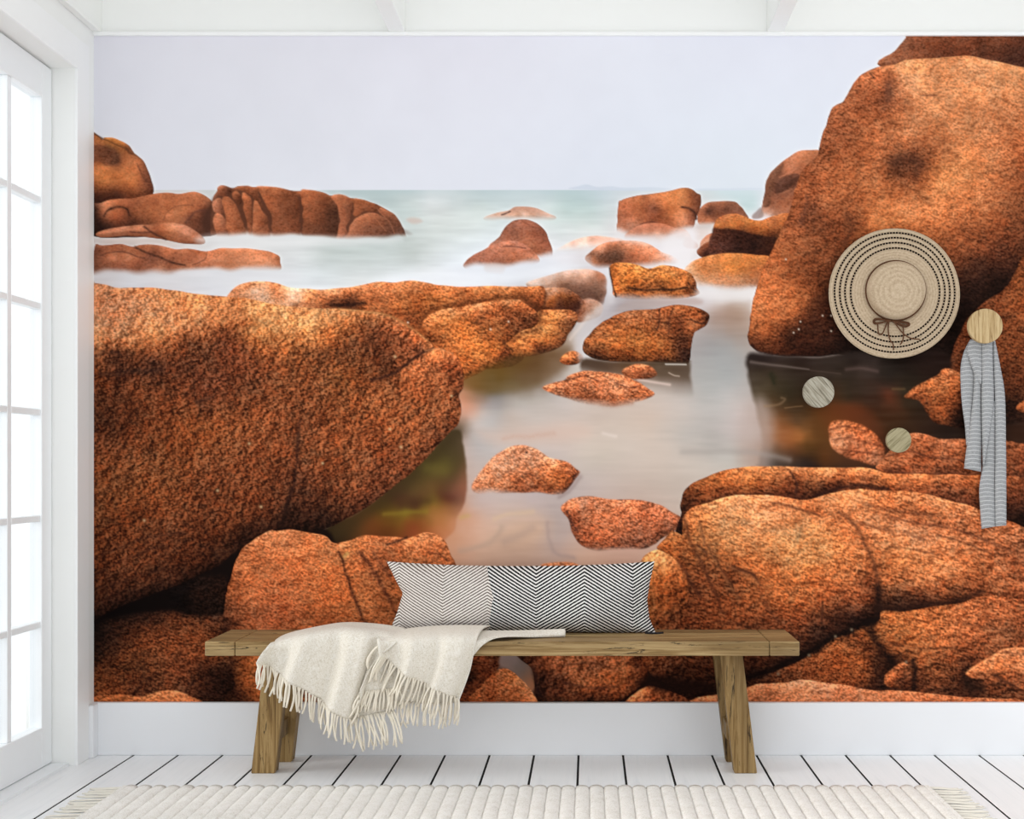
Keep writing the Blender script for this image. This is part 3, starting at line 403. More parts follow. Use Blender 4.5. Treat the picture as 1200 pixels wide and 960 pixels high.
    stroke([(920, 478), (940, 476)], 0.9, (170, 130, 90), 0.4, wob=0.5, grainy=0)
    stroke([(904, 438), (908, 450)], 3, (36, 36, 22), 0.6, grainy=0)
    shape([(955, 485), (970, 474), (995, 472), (1020, 484), (1034, 505), (1040, 530), (1020, 546), (985, 545), (962, 520)], [(975, 480, 98, 54, 27), (1005, 484, 100, 52, 28), (1030, 510, 80, 44, 26), (965, 505, 92, 58, 28), (990, 540, 76, 45, 27)], soft=8, alpha=0.75)
    # rocks in the dark pool
    shape([(971, 505), (973, 497), (981, 493), (1000, 494.5), (1014, 500), (1026, 509), (1034, 520), (1037, 530), (1034, 540), (1026, 545), (1012, 543), (995, 537), (980, 530), (973, 520)],
          [(980, 497, 188, 104, 66), (1000, 499, 172, 90, 52), (978, 508, 196, 118, 84), (1000, 512, 180, 98, 66), (1020, 514, 160, 88, 58), (985, 522, 196, 120, 88), (1005, 524, 178, 98, 70), (1028, 526, 164, 90, 62), (1000, 533, 160, 86, 60), (1022, 537, 190, 112, 84)],
          grain='big', amp=0.22, c=4, soft=1.4, rim=0.3, rimw=2)
    for pts in ([(974, 503), (990, 501), (1014, 506)], [(976, 516), (996, 514), (1012, 518), (1032, 524)], [(986, 527), (1006, 530), (1026, 532)]):
        stroke(pts, 1.4, (84, 40, 26), 0.5)
    shape([(1060, 466), (1072, 454), (1098, 440), (1104, 433.5), (1112, 431.5), (1128, 438), (1150, 446), (1150, 500), (1128, 502), (1108, 498), (1094, 494), (1086, 482), (1076, 470)],
          [(1066, 464, 170, 90, 52), (1080, 455, 160, 84, 44), (1100, 442, 164, 84, 44), (1112, 436, 190, 104, 60), (1124, 444, 184, 96, 52), (1095, 460, 166, 82, 38), (1115, 462, 160, 78, 36), (1098, 480, 150, 78, 40), (1106, 490, 128, 66, 36), (1120, 480, 60, 30, 18), (1132, 475, 44, 22, 14), (1122, 495, 40, 22, 16), (1085, 472, 120, 62, 34)],
          grain='mid', amp=0.22, c=5, soft=1.2, warp=0.5, rim=0.15)
    shape([(1190, 478), (1200, 469), (1220, 468), (1225, 480), (1200, 484)], [(1200, 475, 150, 82, 46)], grain='mid', amp=0.2)
    # ------------------------------------------------ shadowed pool under the left boulder
    shape([(380, 640), (382, 620), (420, 600), (460, 570), (500, 535), (520, 512), (532, 503), (540, 506), (543, 522), (546, 545), (547, 565), (544, 590), (536, 605), (530, 625), (505, 640), (440, 642)],
          [(536, 510, 84, 70, 50), (530, 525, 78, 64, 40), (538, 540, 84, 66, 40), (515, 545, 92, 78, 38), (500, 555, 88, 72, 36), (530, 560, 96, 68, 44), (540, 570, 132, 84, 62), (480, 572, 92, 68, 38), (500, 575, 102, 74, 40), (520, 585, 96, 56, 36), (535, 590, 116, 74, 54), (465, 588, 84, 52, 32), (490, 590, 86, 56, 32), (505, 592, 116, 92, 36), (450, 600, 96, 70, 26), (475, 602, 118, 94, 34), (500, 605, 120, 82, 32), (520, 606, 150, 96, 46), (440, 612, 110, 64, 28), (480, 614, 128, 72, 34), (510, 618, 160, 92, 48), (530, 612, 176, 112, 70), (420, 620, 96, 58, 28), (400, 625, 56, 38, 20), (390, 632, 36, 24, 14), (450, 626, 96, 52, 24)],
          soft=2.5, c=6, warp=0.5)
    shape([(500, 600), (540, 596), (560, 610), (556, 650), (530, 655), (510, 630)], [(520, 612, 196, 132, 92), (545, 620, 208, 158, 132)], soft=14, alpha=0.5)
    stroke([(392, 626), (430, 598), (470, 568), (505, 536), (536, 502)], 13, (58, 44, 24), 0.65, grainy=0)
    stroke([(470, 590), (500, 588)], 6, (70, 44, 28), 0.5, grainy=0)
    stroke([(500, 548), (520, 552)], 7, (104, 92, 42), 0.5, grainy=0)
    stroke([(450, 603), (478, 600), (500, 600)], 3, (138, 114, 40), 0.55, grainy=0)
    # faint shapes on the pool floor
    stroke([(540, 645), (560, 642), (580, 632), (588, 618)], 4, (176, 150, 132), 0.45, grainy=0)
    stroke([(592, 634), (605, 628), (625, 618)], 6, (172, 146, 132), 0.45, grainy=0)
    stroke([(642, 612), (643, 632), (652, 648), (672, 654)], 3, (166, 142, 134), 0.5, grainy=0)
    stroke([(580, 608), (600, 602), (625, 600)], 3, (216, 186, 150), 0.4, grainy=0)
    stroke([(540, 606), (548, 604)], 3, (190, 160, 90), 0.4, grainy=0)
    stroke([(800, 530), (850, 528), (900, 534), (925, 540)], 4, (160, 150, 144), 0.45, grainy=0)
    stroke([(706, 509), (722, 511)], 2, (228, 214, 206), 0.5, grainy=0)
    # ------------------------------------------------ rocks standing in the pool
    stroke([(592, 514), (604, 511), (620, 512), (648, 509)], 3.2, (186, 140, 120), 0.45)
    shape([(560, 505), (600, 502), (680, 498), (690, 512), (640, 520), (580, 522)], [(620, 510, 212, 182, 166)], soft=9, alpha=0.5)
    shape([(552, 571), (564, 552), (578, 536), (594, 526), (610, 522), (628, 526), (644, 537), (664, 541), (676, 550), (679, 555), (670, 567), (657, 579), (632, 578), (606, 577), (576, 580), (560, 578)],
          [(560, 568, 186, 116, 92), (575, 550, 186, 130, 112), (590, 535, 178, 120, 104), (610, 526, 176, 116, 96), (595, 548, 188, 132, 112), (620, 540, 186, 120, 96), (645, 545, 184, 112, 82), (665, 548, 170, 100, 70), (580, 566, 186, 118, 90), (605, 566, 176, 102, 72), (632, 562, 160, 82, 46), (655, 560, 172, 92, 48), (668, 558, 150, 80, 50), (645, 574, 160, 86, 56), (672, 562, 96, 56, 44), (615, 574, 160, 100, 78)],
          grain='mid', amp=0.26, soft=1.3, c=6, fade=[(552, 568, 580), (600, 572, 582), (640, 574, 588), (680, 566, 580)])
    stroke([(676, 556), (668, 568), (658, 577)], 1.2, (64, 38, 32), 0.7)
    stroke([(655, 582), (668, 574), (680, 560)], 3, (130, 108, 104), 0.4, grainy=0)
    stroke([(584, 560), (600, 553), (622, 556), (640, 566)], 1.2, (96, 54, 40), 0.4)
    stroke([(612, 574), (635, 570), (650, 576)], 2.0, (90, 48, 32), 0.4)
    specks([(617, 530.5)], 1.4, (40, 24, 22))
    shape([(658, 597), (662, 590), (669, 585), (688, 581), (712, 585), (740, 586), (755, 586.5), (772, 592), (790, 601), (799, 608), (795, 619), (777, 629), (762, 641), (740, 645), (700, 646), (682, 640), (671, 626), (666, 610)],
          [(665, 594, 168, 100, 78), (685, 586, 172, 104, 84), (715, 590, 176, 102, 78), (745, 591, 174, 100, 80), (775, 598, 156, 96, 82), (790, 608, 128, 86, 78), (685, 602, 166, 90, 66), (715, 608, 178, 100, 74), (745, 608, 172, 96, 74), (770, 614, 150, 88, 72), (680, 618, 146, 80, 62), (710, 626, 160, 88, 66), (740, 626, 146, 84, 68), (765, 628, 126, 80, 70), (695, 638, 124, 78, 68), (730, 640, 118, 78, 70), (670, 606, 120, 68, 54)],
          grain='mid', amp=0.25, soft=1.1, c=6, rim=0.2, rimw=2, fade=[(658, 640, 648), (730, 640, 648), (800, 640, 648)])
    stroke([(664, 600), (669, 612), (676, 622)], 1.4, (66, 36, 32), 0.6)
    shape([(634, 664), (645, 660), (665, 659), (680, 664), (678, 680), (640, 680)], [(655, 663, 186, 108, 76)], grain='mid', amp=0.2, soft=1.2)
    # ------------------------------------------------ dark gaps and lower left rocks
    shape([(104, 600), (330, 600), (378, 618), (392, 634), (388, 650), (300, 700), (290, 830), (104, 830)], [(300, 640, 22, 13, 10), (150, 720, 12, 7, 6)], soft=3)
    shape([(104, 742), (150, 722), (190, 716), (230, 718), (262, 722), (275, 740), (282, 790), (290, 830), (104, 830)],
          [(112, 735, 20, 12, 9), (140, 735, 44, 24, 16), (130, 750, 56, 32, 22), (115, 765, 44, 26, 18), (170, 722, 50, 28, 19), (200, 722, 62, 34, 22), (240, 722, 74, 40, 25), (262, 728, 70, 38, 25), (170, 740, 88, 46, 27), (200, 745, 104, 56, 32), (240, 745, 112, 60, 34), (150, 765, 96, 50, 27), (190, 768, 116, 62, 36), (225, 768, 128, 70, 42), (255, 770, 104, 56, 33), (130, 790, 92, 48, 25), (170, 790, 92, 48, 26), (210, 785, 92, 48, 30), (240, 785, 66, 35, 23), (265, 785, 54, 28, 18), (120, 808, 120, 62, 32), (165, 806, 76, 38, 22), (200, 805, 96, 52, 31), (235, 805, 58, 30, 20), (268, 810, 32, 17, 13), (275, 790, 46, 24, 16)],
          grain='mid', amp=0.26, c=7, warp=0.8, soft=5)
    shape([(195, 690), (225, 680), (262, 676), (270, 700), (262, 718), (225, 722), (205, 712)], [(230, 700, 26, 15, 11), (250, 690, 30, 17, 12), (215, 705, 14, 9, 8)], soft=6, grain='mid', amp=0.3)
    shape([(104, 818), (140, 814), (165, 817), (190, 810), (205, 810), (222, 816), (236, 822), (240, 834), (104, 834)], [(120, 821, 150, 80, 42), (200, 816, 186, 108, 66), (225, 821, 176, 100, 60), (165, 822, 170, 96, 54)], grain='mid', amp=0.2, soft=1.2)
    shape([(262, 735), (264, 705), (268, 686), (276, 660), (286, 637), (300, 624.5), (314, 620), (324, 623), (340, 620), (356, 623), (380, 628), (390, 636), (402, 635), (420, 629), (430, 628), (464, 629), (480, 631), (500, 624), (518, 630), (528, 648), (534, 662), (545, 700), (560, 740), (590, 770), (570, 835), (282, 835), (276, 800), (268, 770)],
          [(272, 690, 150, 78, 44), (290, 650, 190, 104, 62), (305, 632, 196, 112, 70), (340, 628, 194, 110, 68), (370, 634, 190, 110, 66), (290, 680, 190, 98, 56), (320, 660, 206, 108, 62), (350, 655, 198, 104, 58), (340, 690, 198, 98, 56), (300, 710, 172, 92, 58), (330, 722, 160, 84, 56), (360, 700, 190, 98, 54), (280, 715, 140, 74, 46), (310, 735, 176, 90, 58), (390, 650, 182, 104, 60), (390, 690, 186, 98, 52), (380, 720, 176, 92, 50), (410, 640, 176, 106, 60), (430, 635, 172, 98, 58), (420, 660, 166, 92, 52), (430, 690, 180, 100, 54), (440, 712, 176, 96, 52), (445, 668, 128, 68, 42), (470, 650, 158, 88, 50), (465, 635, 178, 104, 64), (490, 640, 190, 110, 66), (510, 636, 186, 106, 64), (525, 652, 178, 98, 58), (460, 690, 168, 90, 48), (480, 700, 166, 86, 46), (268, 735, 66, 34, 24), (290, 772, 168, 90, 46), (272, 785, 60, 32, 20), (295, 800, 176, 92, 44), (280, 815, 70, 36, 22), (310, 815, 176, 90, 44), (350, 800, 160, 84, 46), (540, 780, 96, 46, 32), (560, 800, 100, 48, 32), (500, 770, 120, 62, 40)],
          grain='mid', amp=0.22, c=6, warp=0.6, rim=0.12, rimw=3, halo=0.08)
    stroke([(397, 646), (402, 660), (408, 678), (416, 700), (424, 722), (430, 732)], 1.8, (64, 32, 22), 0.75, w2=2.2)
    stroke([(422, 648), (432, 662), (444, 682), (456, 702), (464, 718)], 2.4, (76, 38, 26), 0.65)
    stroke([(436, 646), (446, 660), (456, 676)], 2.0, (90, 48, 32), 0.45)
    stroke([(454, 638), (466, 634), (476, 630)], 1.5, (48, 28, 22), 0.8)
    stroke([(502, 646), (516, 650), (526, 658)], 1.2, (90, 48, 32), 0.6)
    stroke([(508, 656), (520, 662)], 1.2, (90, 48, 32), 0.5)
    stroke([(280, 730), (276, 700), (284, 665)], 3, (120, 62, 38), 0.3)
    specks([(407, 649), (404, 652)], 2.5, (206, 156, 92))
    # ------------------------------------------------ bottom centre, under the bench
    shape([(515, 830), (515, 760), (600, 750), (615, 765), (780, 765), (800, 830)], [(540, 790, 62, 30, 22), (640, 800, 50, 26, 20), (760, 800, 34, 18, 14), (600, 780, 120, 96, 86)], soft=2)
    shape([(515, 830), (516, 765), (560, 762), (594, 766), (586, 780), (572, 796), (556, 818), (548, 832)], [(535, 780, 104, 50, 34), (560, 772, 112, 54, 36), (580, 772, 96, 46, 32), (545, 790, 40, 20, 16), (530, 800, 62, 30, 22), (555, 800, 96, 46, 30), (540, 815, 96, 46, 30), (570, 786, 110, 54, 36)], grain='mid', amp=0.26, c=5)
    shape([(590, 762), (612, 762), (626, 782), (630, 800), (620, 812), (604, 790), (586, 780)], [(600, 770, 150, 128, 122), (614, 785, 130, 106, 94), (622, 800, 160, 108, 80)], soft=3)
    shape([(544, 832), (562, 806), (578, 788), (590, 784), (604, 790), (620, 806), (630, 822), (632, 834)], [(560, 815, 160, 78, 42), (580, 795, 172, 92, 54), (595, 795, 180, 96, 50), (600, 808, 176, 96, 56), (618, 812, 190, 118, 80), (580, 812, 150, 76, 44), (612, 820, 186, 106, 64), (570, 822, 150, 72, 40)], grain='mid', amp=0.24, c=5)
    shape([(604, 766), (640, 760), (700, 756), (745, 762), (758, 782), (758, 796), (746, 808), (728, 820), (700, 826), (640, 826), (628, 815), (626, 796), (622, 782)],
          [(612, 772, 74, 40, 32), (628, 778, 110, 56, 40), (645, 772, 160, 84, 58), (680, 772, 168, 92, 62), (715, 775, 160, 88, 56), (745, 775, 96, 50, 34), (632, 800, 60, 30, 24), (650, 790, 140, 74, 50), (680, 786, 160, 86, 54), (700, 782, 130, 72, 48), (720, 792, 170, 88, 46), (690, 798, 172, 90, 52), (745, 795, 120, 62, 38), (660, 806, 110, 56, 40), (700, 812, 128, 66, 42), (640, 816, 70, 36, 26), (690, 822, 60, 32, 24), (735, 806, 110, 58, 38), (670, 818, 110, 56, 38)],
          grain='big', amp=0.27, c=6, rim=0.35, rimw=4)
    stroke([(655, 782), (690, 778), (720, 784)], 1.5, (60, 30, 22), 0.45)
    stroke([(660, 800), (690, 806), (722, 804)], 1.8, (56, 28, 22), 0.5)
    stroke([(625, 782), (628, 800), (634, 816)], 2.2, (40, 22, 20), 0.55)
    # ------------------------------------------------ lower right mass
    shape([(764, 830), (760, 760), (775, 690), (800, 640), (1262, 600), (1262, 830)], [(850, 770, 34, 18, 13), (1010, 750, 26, 14, 10), (1100, 780, 60, 32, 20)], soft=4, n=1, grain='mid', amp=0.3)
    shape([(1030, 552), (1033, 540), (1044, 526), (1056, 514), (1068, 508), (1084, 509), (1104, 514), (1132, 514), (1180, 516), (1200, 520), (1262, 528), (1262, 640), (1180, 620), (1080, 575)],
          [(1040, 540, 178, 100, 66), (1060, 518, 176, 104, 74), (1085, 514, 170, 100, 72), (1075, 526, 150, 82, 54), (1060, 540, 168, 90, 60), (1100, 524, 162, 92, 64), (1125, 520, 158, 88, 60), (1090, 542, 136, 72, 46), (1130, 540, 134, 74, 48), (1100, 553, 96, 50, 34), (1190, 526, 136, 74, 48), (1190, 560, 96, 52, 36), (1190, 590, 78, 42, 30), (1050, 548, 150, 80, 54), (1250, 560, 90, 50, 36)],
          grain='wide', amp=0.22, c=6, warp=0.6, rim=0.1, halo=0.06)
    stroke([(1040, 533), (1070, 530), (1100, 538), (1140, 540)], 1.4, (84, 44, 32), 0.5)
    stroke([(1036, 550), (1070, 556), (1110, 556), (1150, 556)], 1.8, (70, 36, 26), 0.6)
    shape([(798.5, 600), (799, 584), (804, 572), (820, 562), (840, 553), (860, 548.4), (880, 547), (920, 547), (940, 547.6), (980, 548), (1020, 549), (1040, 554.5), (1080, 556), (1148, 557), (1200, 560), (1262, 566), (1262, 640), (1100, 640), (820, 640)],
          [(802, 585, 76, 42, 26), (812, 572, 124, 68, 36), (830, 562, 160, 92, 46), (860, 553, 186, 112, 60), (885, 552, 196, 124, 72), (905, 554, 194, 118, 64), (880, 562, 188, 106, 48), (850, 568, 168, 90, 40), (820, 584, 104, 54, 30), (850, 578, 108, 56, 32), (880, 574, 112, 58, 34), (910, 570, 130, 70, 40), (930, 556, 176, 104, 62), (926, 566, 118, 62, 38), (950, 553, 186, 112, 64), (975, 553, 190, 116, 68), (1010, 553, 192, 112, 64), (945, 566, 122, 66, 40), (975, 566, 110, 58, 36), (1000, 564, 150, 84, 50), (960, 578, 70, 38, 26), (985, 572, 76, 40, 28), (1020, 566, 120, 64, 40), (1030, 558, 190, 108, 58), (1050, 562, 186, 104, 56), (1075, 562, 176, 98, 56), (1060, 570, 136, 72, 44), (1100, 572, 122, 64, 40), (1120, 562, 168, 88, 50), (1145, 562, 176, 88, 46), (1130, 580, 112, 58, 38), (1190, 590, 76, 40, 30), (1190, 606, 30, 18, 14), (1250, 600, 50, 28, 20)],
          grain='wide', amp=0.22, c=5, warp=0.5, halo=0.15, rim=0.15, rimw=2)
    stroke([(926, 553), (932, 562), (934, 578)], 1.4, (60, 34, 26), 0.7)
    stroke([(955, 580), (985, 572), (1010, 570), (1040, 573)], 2.2, (46, 24, 18), 0.75)
    stroke([(808, 596), (840, 585), (870, 580), (905, 580), (945, 584)], 2.0, (70, 36, 24), 0.5)
    # body below the domes
    shape([(1020, 830), (1000, 745), (1020, 720), (1050, 712), (1090, 706), (1140, 690), (1200, 680), (1262, 690), (1262, 830)],
          [(1040, 730, 160, 88, 42), (1070, 730, 172, 96, 48), (1105, 720, 166, 92, 50), (1140, 715, 164, 92, 56), (1190, 710, 150, 84, 54), (1060, 748, 170, 94, 46), (1090, 745, 174, 98, 54), (1130, 745, 148, 84, 52), (1180, 740, 128, 74, 48), (1045, 760, 140, 76, 40), (1085, 765, 156, 84, 44), (1120, 770, 120, 66, 40), (1160, 758, 128, 72, 46), (1050, 776, 54, 28, 18), (1075, 785, 100, 54, 32), (1110, 790, 92, 50, 30), (1130, 775, 84, 46, 30), (1140, 800, 46, 26, 18), (1070, 805, 64, 34, 22), (1100, 808, 84, 44, 28), (1190, 810, 90, 50, 32), (1160, 808, 80, 44, 28), (1250, 740, 120, 70, 44)],
          grain='wide', amp=0.26, c=6, warp=0.8, soft=2)
    shape([(950, 770), (965, 755), (985, 745), (1005, 742), (1020, 756), (1034, 775), (1040, 800), (1020, 815), (960, 805), (940, 795)],
          [(965, 762, 118, 62, 32), (990, 752, 128, 68, 34), (1008, 758, 110, 58, 32), (975, 778, 140, 74, 38), (1005, 778, 136, 72, 36), (1025, 775, 70, 38, 24), (1000, 795, 132, 70, 38), (970, 795, 120, 64, 36), (1025, 795, 62, 34, 24), (1010, 808, 70, 38, 26)],
          grain='mid', amp=0.26, c=6, warp=0.7, soft=3)
    shape([(850, 800), (880, 790), (920, 770), (955, 756), (975, 768), (970, 800), (930, 805), (880, 812)], [(880, 800, 56, 30, 20), (910, 790, 104, 56, 34), (940, 775, 124, 66, 36), (960, 785, 130, 70, 38), (930, 798, 112, 60, 36)], grain='mid', amp=0.26, soft=3)
    shape([(1036, 800), (1040, 790), (1052, 779), (1062, 777), (1068, 790), (1066, 806), (1044, 806)], [(1052, 786, 164, 90, 54), (1062, 784, 150, 84, 52), (1048, 800, 130, 70, 42), (1062, 800, 96, 52, 34)], grain='mid', amp=0.25, soft=1.5)
    stroke([(1070, 774), (1072, 790), (1070, 808)], 3.0, (24, 13, 10), 0.8)
    stroke([(1128, 790), (1135, 802), (1150, 806)], 5.0, (30, 17, 12), 0.6)
    shape([(1132, 790), (1142, 780), (1160, 770), (1176, 761), (1200, 758), (1262, 756), (1262, 822), (1200, 812), (1170, 800), (1145, 796)],
          [(1140, 788, 172, 108, 70), (1160, 776, 184, 114, 74), (1185, 765, 176, 106, 68), (1170, 786, 166, 96, 58), (1195, 780, 176, 104, 66), (1180, 798, 136, 74, 46), (1198, 800, 150, 82, 50), (1160, 796, 120, 66, 42), (1250, 790, 150, 84, 52)],
          grain='wide', amp=0.25, c=6, soft=1.5)
    stroke([(1165, 792), (1180, 800), (1200, 812)], 2.0, (60, 32, 22), 0.6)
    stroke([(1176, 764), (1200, 768)], 1.2, (90, 52, 36), 0.5)
    # yellow lobes at the left of the dome
    shape([(744, 668), (752, 656), (760, 648), (774, 644.5), (788, 650), (800, 660), (812, 680), (830, 720), (850, 770), (840, 800), (780, 800), (750, 770), (742, 700)],
          [(760, 654, 206, 128, 62), (778, 652, 216, 140, 76), (790, 660, 196, 116, 60), (768, 668, 202, 120, 54), (785, 675, 186, 102, 46), (770, 690, 180, 98, 46), (795, 690, 150, 80, 38), (775, 710, 158, 84, 40), (800, 710, 130, 68, 36), (775, 730, 128, 66, 36), (805, 730, 110, 56, 32), (780, 775, 110, 56, 36), (820, 775, 90, 46, 30), (800, 790, 60, 32, 22), (760, 720, 150, 80, 40)],
          grain='big', amp=0.27, c=6, halo=0.15, rim=0.12)
    shape([(770, 643), (776, 634), (784, 624), (790, 622), (800, 628), (806, 640), (812, 660), (802, 664), (786, 652)], [(778, 638, 170, 96, 48), (788, 628, 196, 116, 60), (798, 634, 186, 108, 54), (795, 648, 180, 98, 44), (806, 652, 140, 76, 40)], grain='mid', amp=0.25, c=4, rim=0.3, rimw=2)
    # domed slabs
    shape([(800, 612), (803, 603), (812, 594), (826, 590), (840, 586), (860, 581), (880, 580), (904, 581), (925, 584), (940, 586), (956, 583), (970, 578.5), (985, 576), (1000, 574), (1020, 574), (1040, 575), (1060, 576), (1080, 578), (1110, 586), (1140, 594), (1180, 610), (1200, 618), (1262, 645), (1262, 700), (1200, 702), (1152, 698), (1126, 706), (1090, 711), (1060, 717), (1034, 716), (1029, 728), (996, 738), (972, 750), (955, 762), (930, 778), (890, 792), (860, 800), (820, 796), (800, 770), (806, 700), (800, 640)],
          [(806, 606, 176, 106, 58), (825, 596, 190, 124, 72), (855, 588, 196, 130, 82), (890, 588, 202, 130, 84), (925, 592, 196, 116, 72), (945, 592, 196, 114, 66), (975, 584, 200, 126, 78), (1010, 580, 198, 124, 76), (1050, 582, 190, 116, 70), (1090, 590, 186, 112, 70), (1130, 600, 182, 108, 68), (1170, 616, 166, 98, 64), (840, 604, 186, 126, 76), (870, 606, 194, 136, 86), (905, 608, 200, 130, 84), (935, 612, 206, 134, 82), (965, 606, 198, 120, 74), (985, 612, 194, 114, 68), (820, 620, 168, 106, 56), (850, 626, 186, 128, 76), (880, 630, 190, 134, 84), (915, 634, 196, 136, 80), (945, 630, 208, 142, 82), (975, 632, 204, 134, 76), (1000, 625, 186, 108, 64), (1020, 600, 196, 120, 76), (1030, 588, 176, 104, 62),
           (1045, 598, 160, 92, 56), (1075, 604, 144, 82, 52), (1105, 612, 140, 80, 52), (1140, 622, 132, 76, 50), (1110, 600, 178, 106, 66), (1040, 614, 192, 118, 78), (1075, 622, 190, 116, 78), (1110, 630, 184, 112, 74), (1150, 640, 166, 100, 66), (1190, 640, 130, 78, 54), (1040, 636, 200, 122, 74), (1075, 645, 190, 112, 66), (1110, 650, 186, 110, 66), (1150, 660, 168, 98, 60), (1190, 670, 140, 84, 58), (1050, 660, 202, 122, 68), (1085, 665, 190, 114, 66), (1120, 675, 178, 106, 64), (1165, 685, 152, 88, 56), (1040, 680, 150, 84, 48), (1070, 684, 168, 98, 60), (1100, 690, 146, 84, 54), (1060, 702, 84, 48, 32), (1040, 706, 70, 40, 27), (1085, 702, 80, 46, 32), (1120, 698, 100, 58, 38), (1140, 692, 110, 64, 42), (1195, 695, 140, 80, 52), (1250, 690, 120, 70, 46),
           (818, 645, 150, 86, 44), (845, 650, 174, 108, 58), (880, 655, 184, 114, 62), (915, 658, 188, 120, 66), (950, 658, 190, 120, 62), (985, 655, 180, 110, 60), (1010, 655, 160, 92, 52), (830, 670, 124, 68, 38), (860, 676, 138, 74, 40), (895, 680, 176, 100, 52), (930, 682, 178, 102, 52), (965, 684, 172, 98, 54), (1000, 684, 156, 88, 52), (1022, 680, 118, 66, 42), (830, 700, 116, 62, 36), (860, 702, 136, 72, 40), (895, 706, 140, 76, 42), (930, 708, 150, 82, 44), (965, 708, 132, 74, 44), (1000, 704, 116, 64, 42), (1022, 706, 70, 40, 28), (820, 726, 112, 58, 34), (850, 728, 124, 64, 36), (885, 732, 118, 62, 38), (920, 732, 116, 62, 40), (950, 728, 96, 54, 36), (985, 722, 74, 42, 30), (1015, 722, 46, 26, 20), (935, 750, 70, 38, 26), (960, 745, 56, 32, 24), (905, 765, 84, 44, 30), (870, 775, 90, 46, 32), (830, 775, 84, 44, 30), (880, 788, 44, 24, 18), (920, 775, 40, 22, 16), (850, 792, 56, 30, 22)],
          grain='wide', amp=0.25, c=6, warp=0.7, rim=0.1, rimw=3, halo=0.06)
    stroke([(982, 600), (996, 610), (1008, 626), (1016, 642), (1022, 656), (1028, 680), (1029, 706)], 1.6, (84, 46, 30), 0.6, w2=3.0)
    stroke([(1029, 690), (1030, 710), (1024, 730)], 5.0, (24, 13, 10), 0.75)
    stroke([(1030, 712), (1055, 714), (1085, 708), (1125, 702), (1150, 692)], 4.5, (40, 22, 16), 0.6, w2=2.5)
    stroke([(955, 762), (975, 749), (998, 738), (1024, 728)], 4.5, (16, 9, 7), 0.85)
    stroke([(1018, 730), (1026, 750), (1038, 768), (1044, 778)], 6.0, (20, 11, 9), 0.75)
    stroke([(880, 794), (910, 782), (940, 768), (958, 760)], 4.0, (18, 10, 8), 0.8)
    stroke([(1040, 604), (1070, 612), (1100, 616), (1140, 628), (1180, 644)], 1.8, (100, 56, 38), 0.5)
    stroke([(1000, 612), (1020, 616), (1045, 622)], 2.2, (110, 60, 38), 0.5)
    stroke([(1060, 624), (1075, 630), (1084, 632)], 1.6, (96, 54, 38), 0.5)
    stroke([(964, 706), (964, 730)], 1.4, (50, 28, 20), 0.6)
    stroke([(802, 606), (806, 624), (812, 642), (822, 660), (836, 690), (846, 716)], 2.4, (74, 38, 24), 0.6)
    stroke([(796, 660), (806, 676), (822, 700)], 2.6, (64, 32, 22), 0.55)
    stroke([(818, 640), (828, 650)], 1.8, (70, 38, 26), 0.7)
    stroke([(854, 664), (868, 668), (884, 674), (890, 684)], 2.0, (84, 44, 28), 0.6)
    stroke([(900, 592), (930, 596), (958, 602)], 1.6, (150, 80, 48), 0.4)
    stroke([(890, 690), (900, 714), (912, 728)], 2.4, (80, 42, 28), 0.35)
    specks([(979, 746), (948, 768), (912, 790), (1062, 776), (998, 738)], 1.8, (128, 108, 86))
    for pts, w_, a_ in (([(858, 662), (872, 668), (886, 676)], 1.6, 0.6), ([(820, 612), (826, 634), (838, 654), (852, 676), (866, 700)], 2.0, 0.5), ([(905, 590), (925, 594), (948, 600), (964, 606)], 1.4, 0.5), ([(1012, 590), (1036, 596), (1060, 600), (1092, 604)], 2.2, 0.4),
                        ([(1042, 640), (1075, 646), (1100, 650)], 1.3, 0.4), ([(1100, 628), (1130, 636), (1160, 648)], 1.3, 0.4), ([(1090, 742), (1095, 752)], 2.0, 0.5), ([(1040, 752), (1080, 760), (1120, 758)], 1.5, 0.4), ([(1120, 730), (1160, 738), (1198, 742)], 1.6, 0.35), ([(830, 724), (860, 732), (890, 734)], 2.2, 0.35)):
        stroke(pts, w_, (66, 35, 23), a_)
        stroke([(x, y + w_ * 1.7) for x, y in pts], w_ * 0.8, (214, 142, 90), a_ * 0.45)
    # bottom strip of pale rock
    shape([(800, 834), (812, 820), (830, 816), (852, 812), (876, 806), (892, 801), (920, 800), (940, 796), (956, 798), (974, 801), (990, 803), (1020, 808), (1072, 811), (1120, 816), (1160, 818), (1200, 822), (1210, 834)],
          [(830, 820, 190, 112, 78), (880, 810, 190, 112, 80), (920, 806, 198, 120, 86), (945, 801, 206, 130, 96), (975, 808, 190, 114, 86), (1010, 813, 192, 112, 80), (1060, 817, 186, 104, 70), (1120, 821, 176, 96, 62), (900, 818, 184, 106, 74), (960, 818, 192, 112, 80)],
          grain='mid', amp=0.22, c=5, halo=0.06)
    shape([(728, 834), (738, 818), (752, 808), (766, 804), (790, 812), (806, 820), (812, 834)], [(745, 815, 190, 104, 66), (765, 810, 150, 80, 50), (790, 818, 110, 58, 38)], grain='big', amp=0.28)
    shape([(745, 800), (770, 790), (800, 796), (830, 800), (835, 812), (790, 812), (760, 806)], [(790, 804, 30, 16, 12)], soft=5, alpha=0.8)
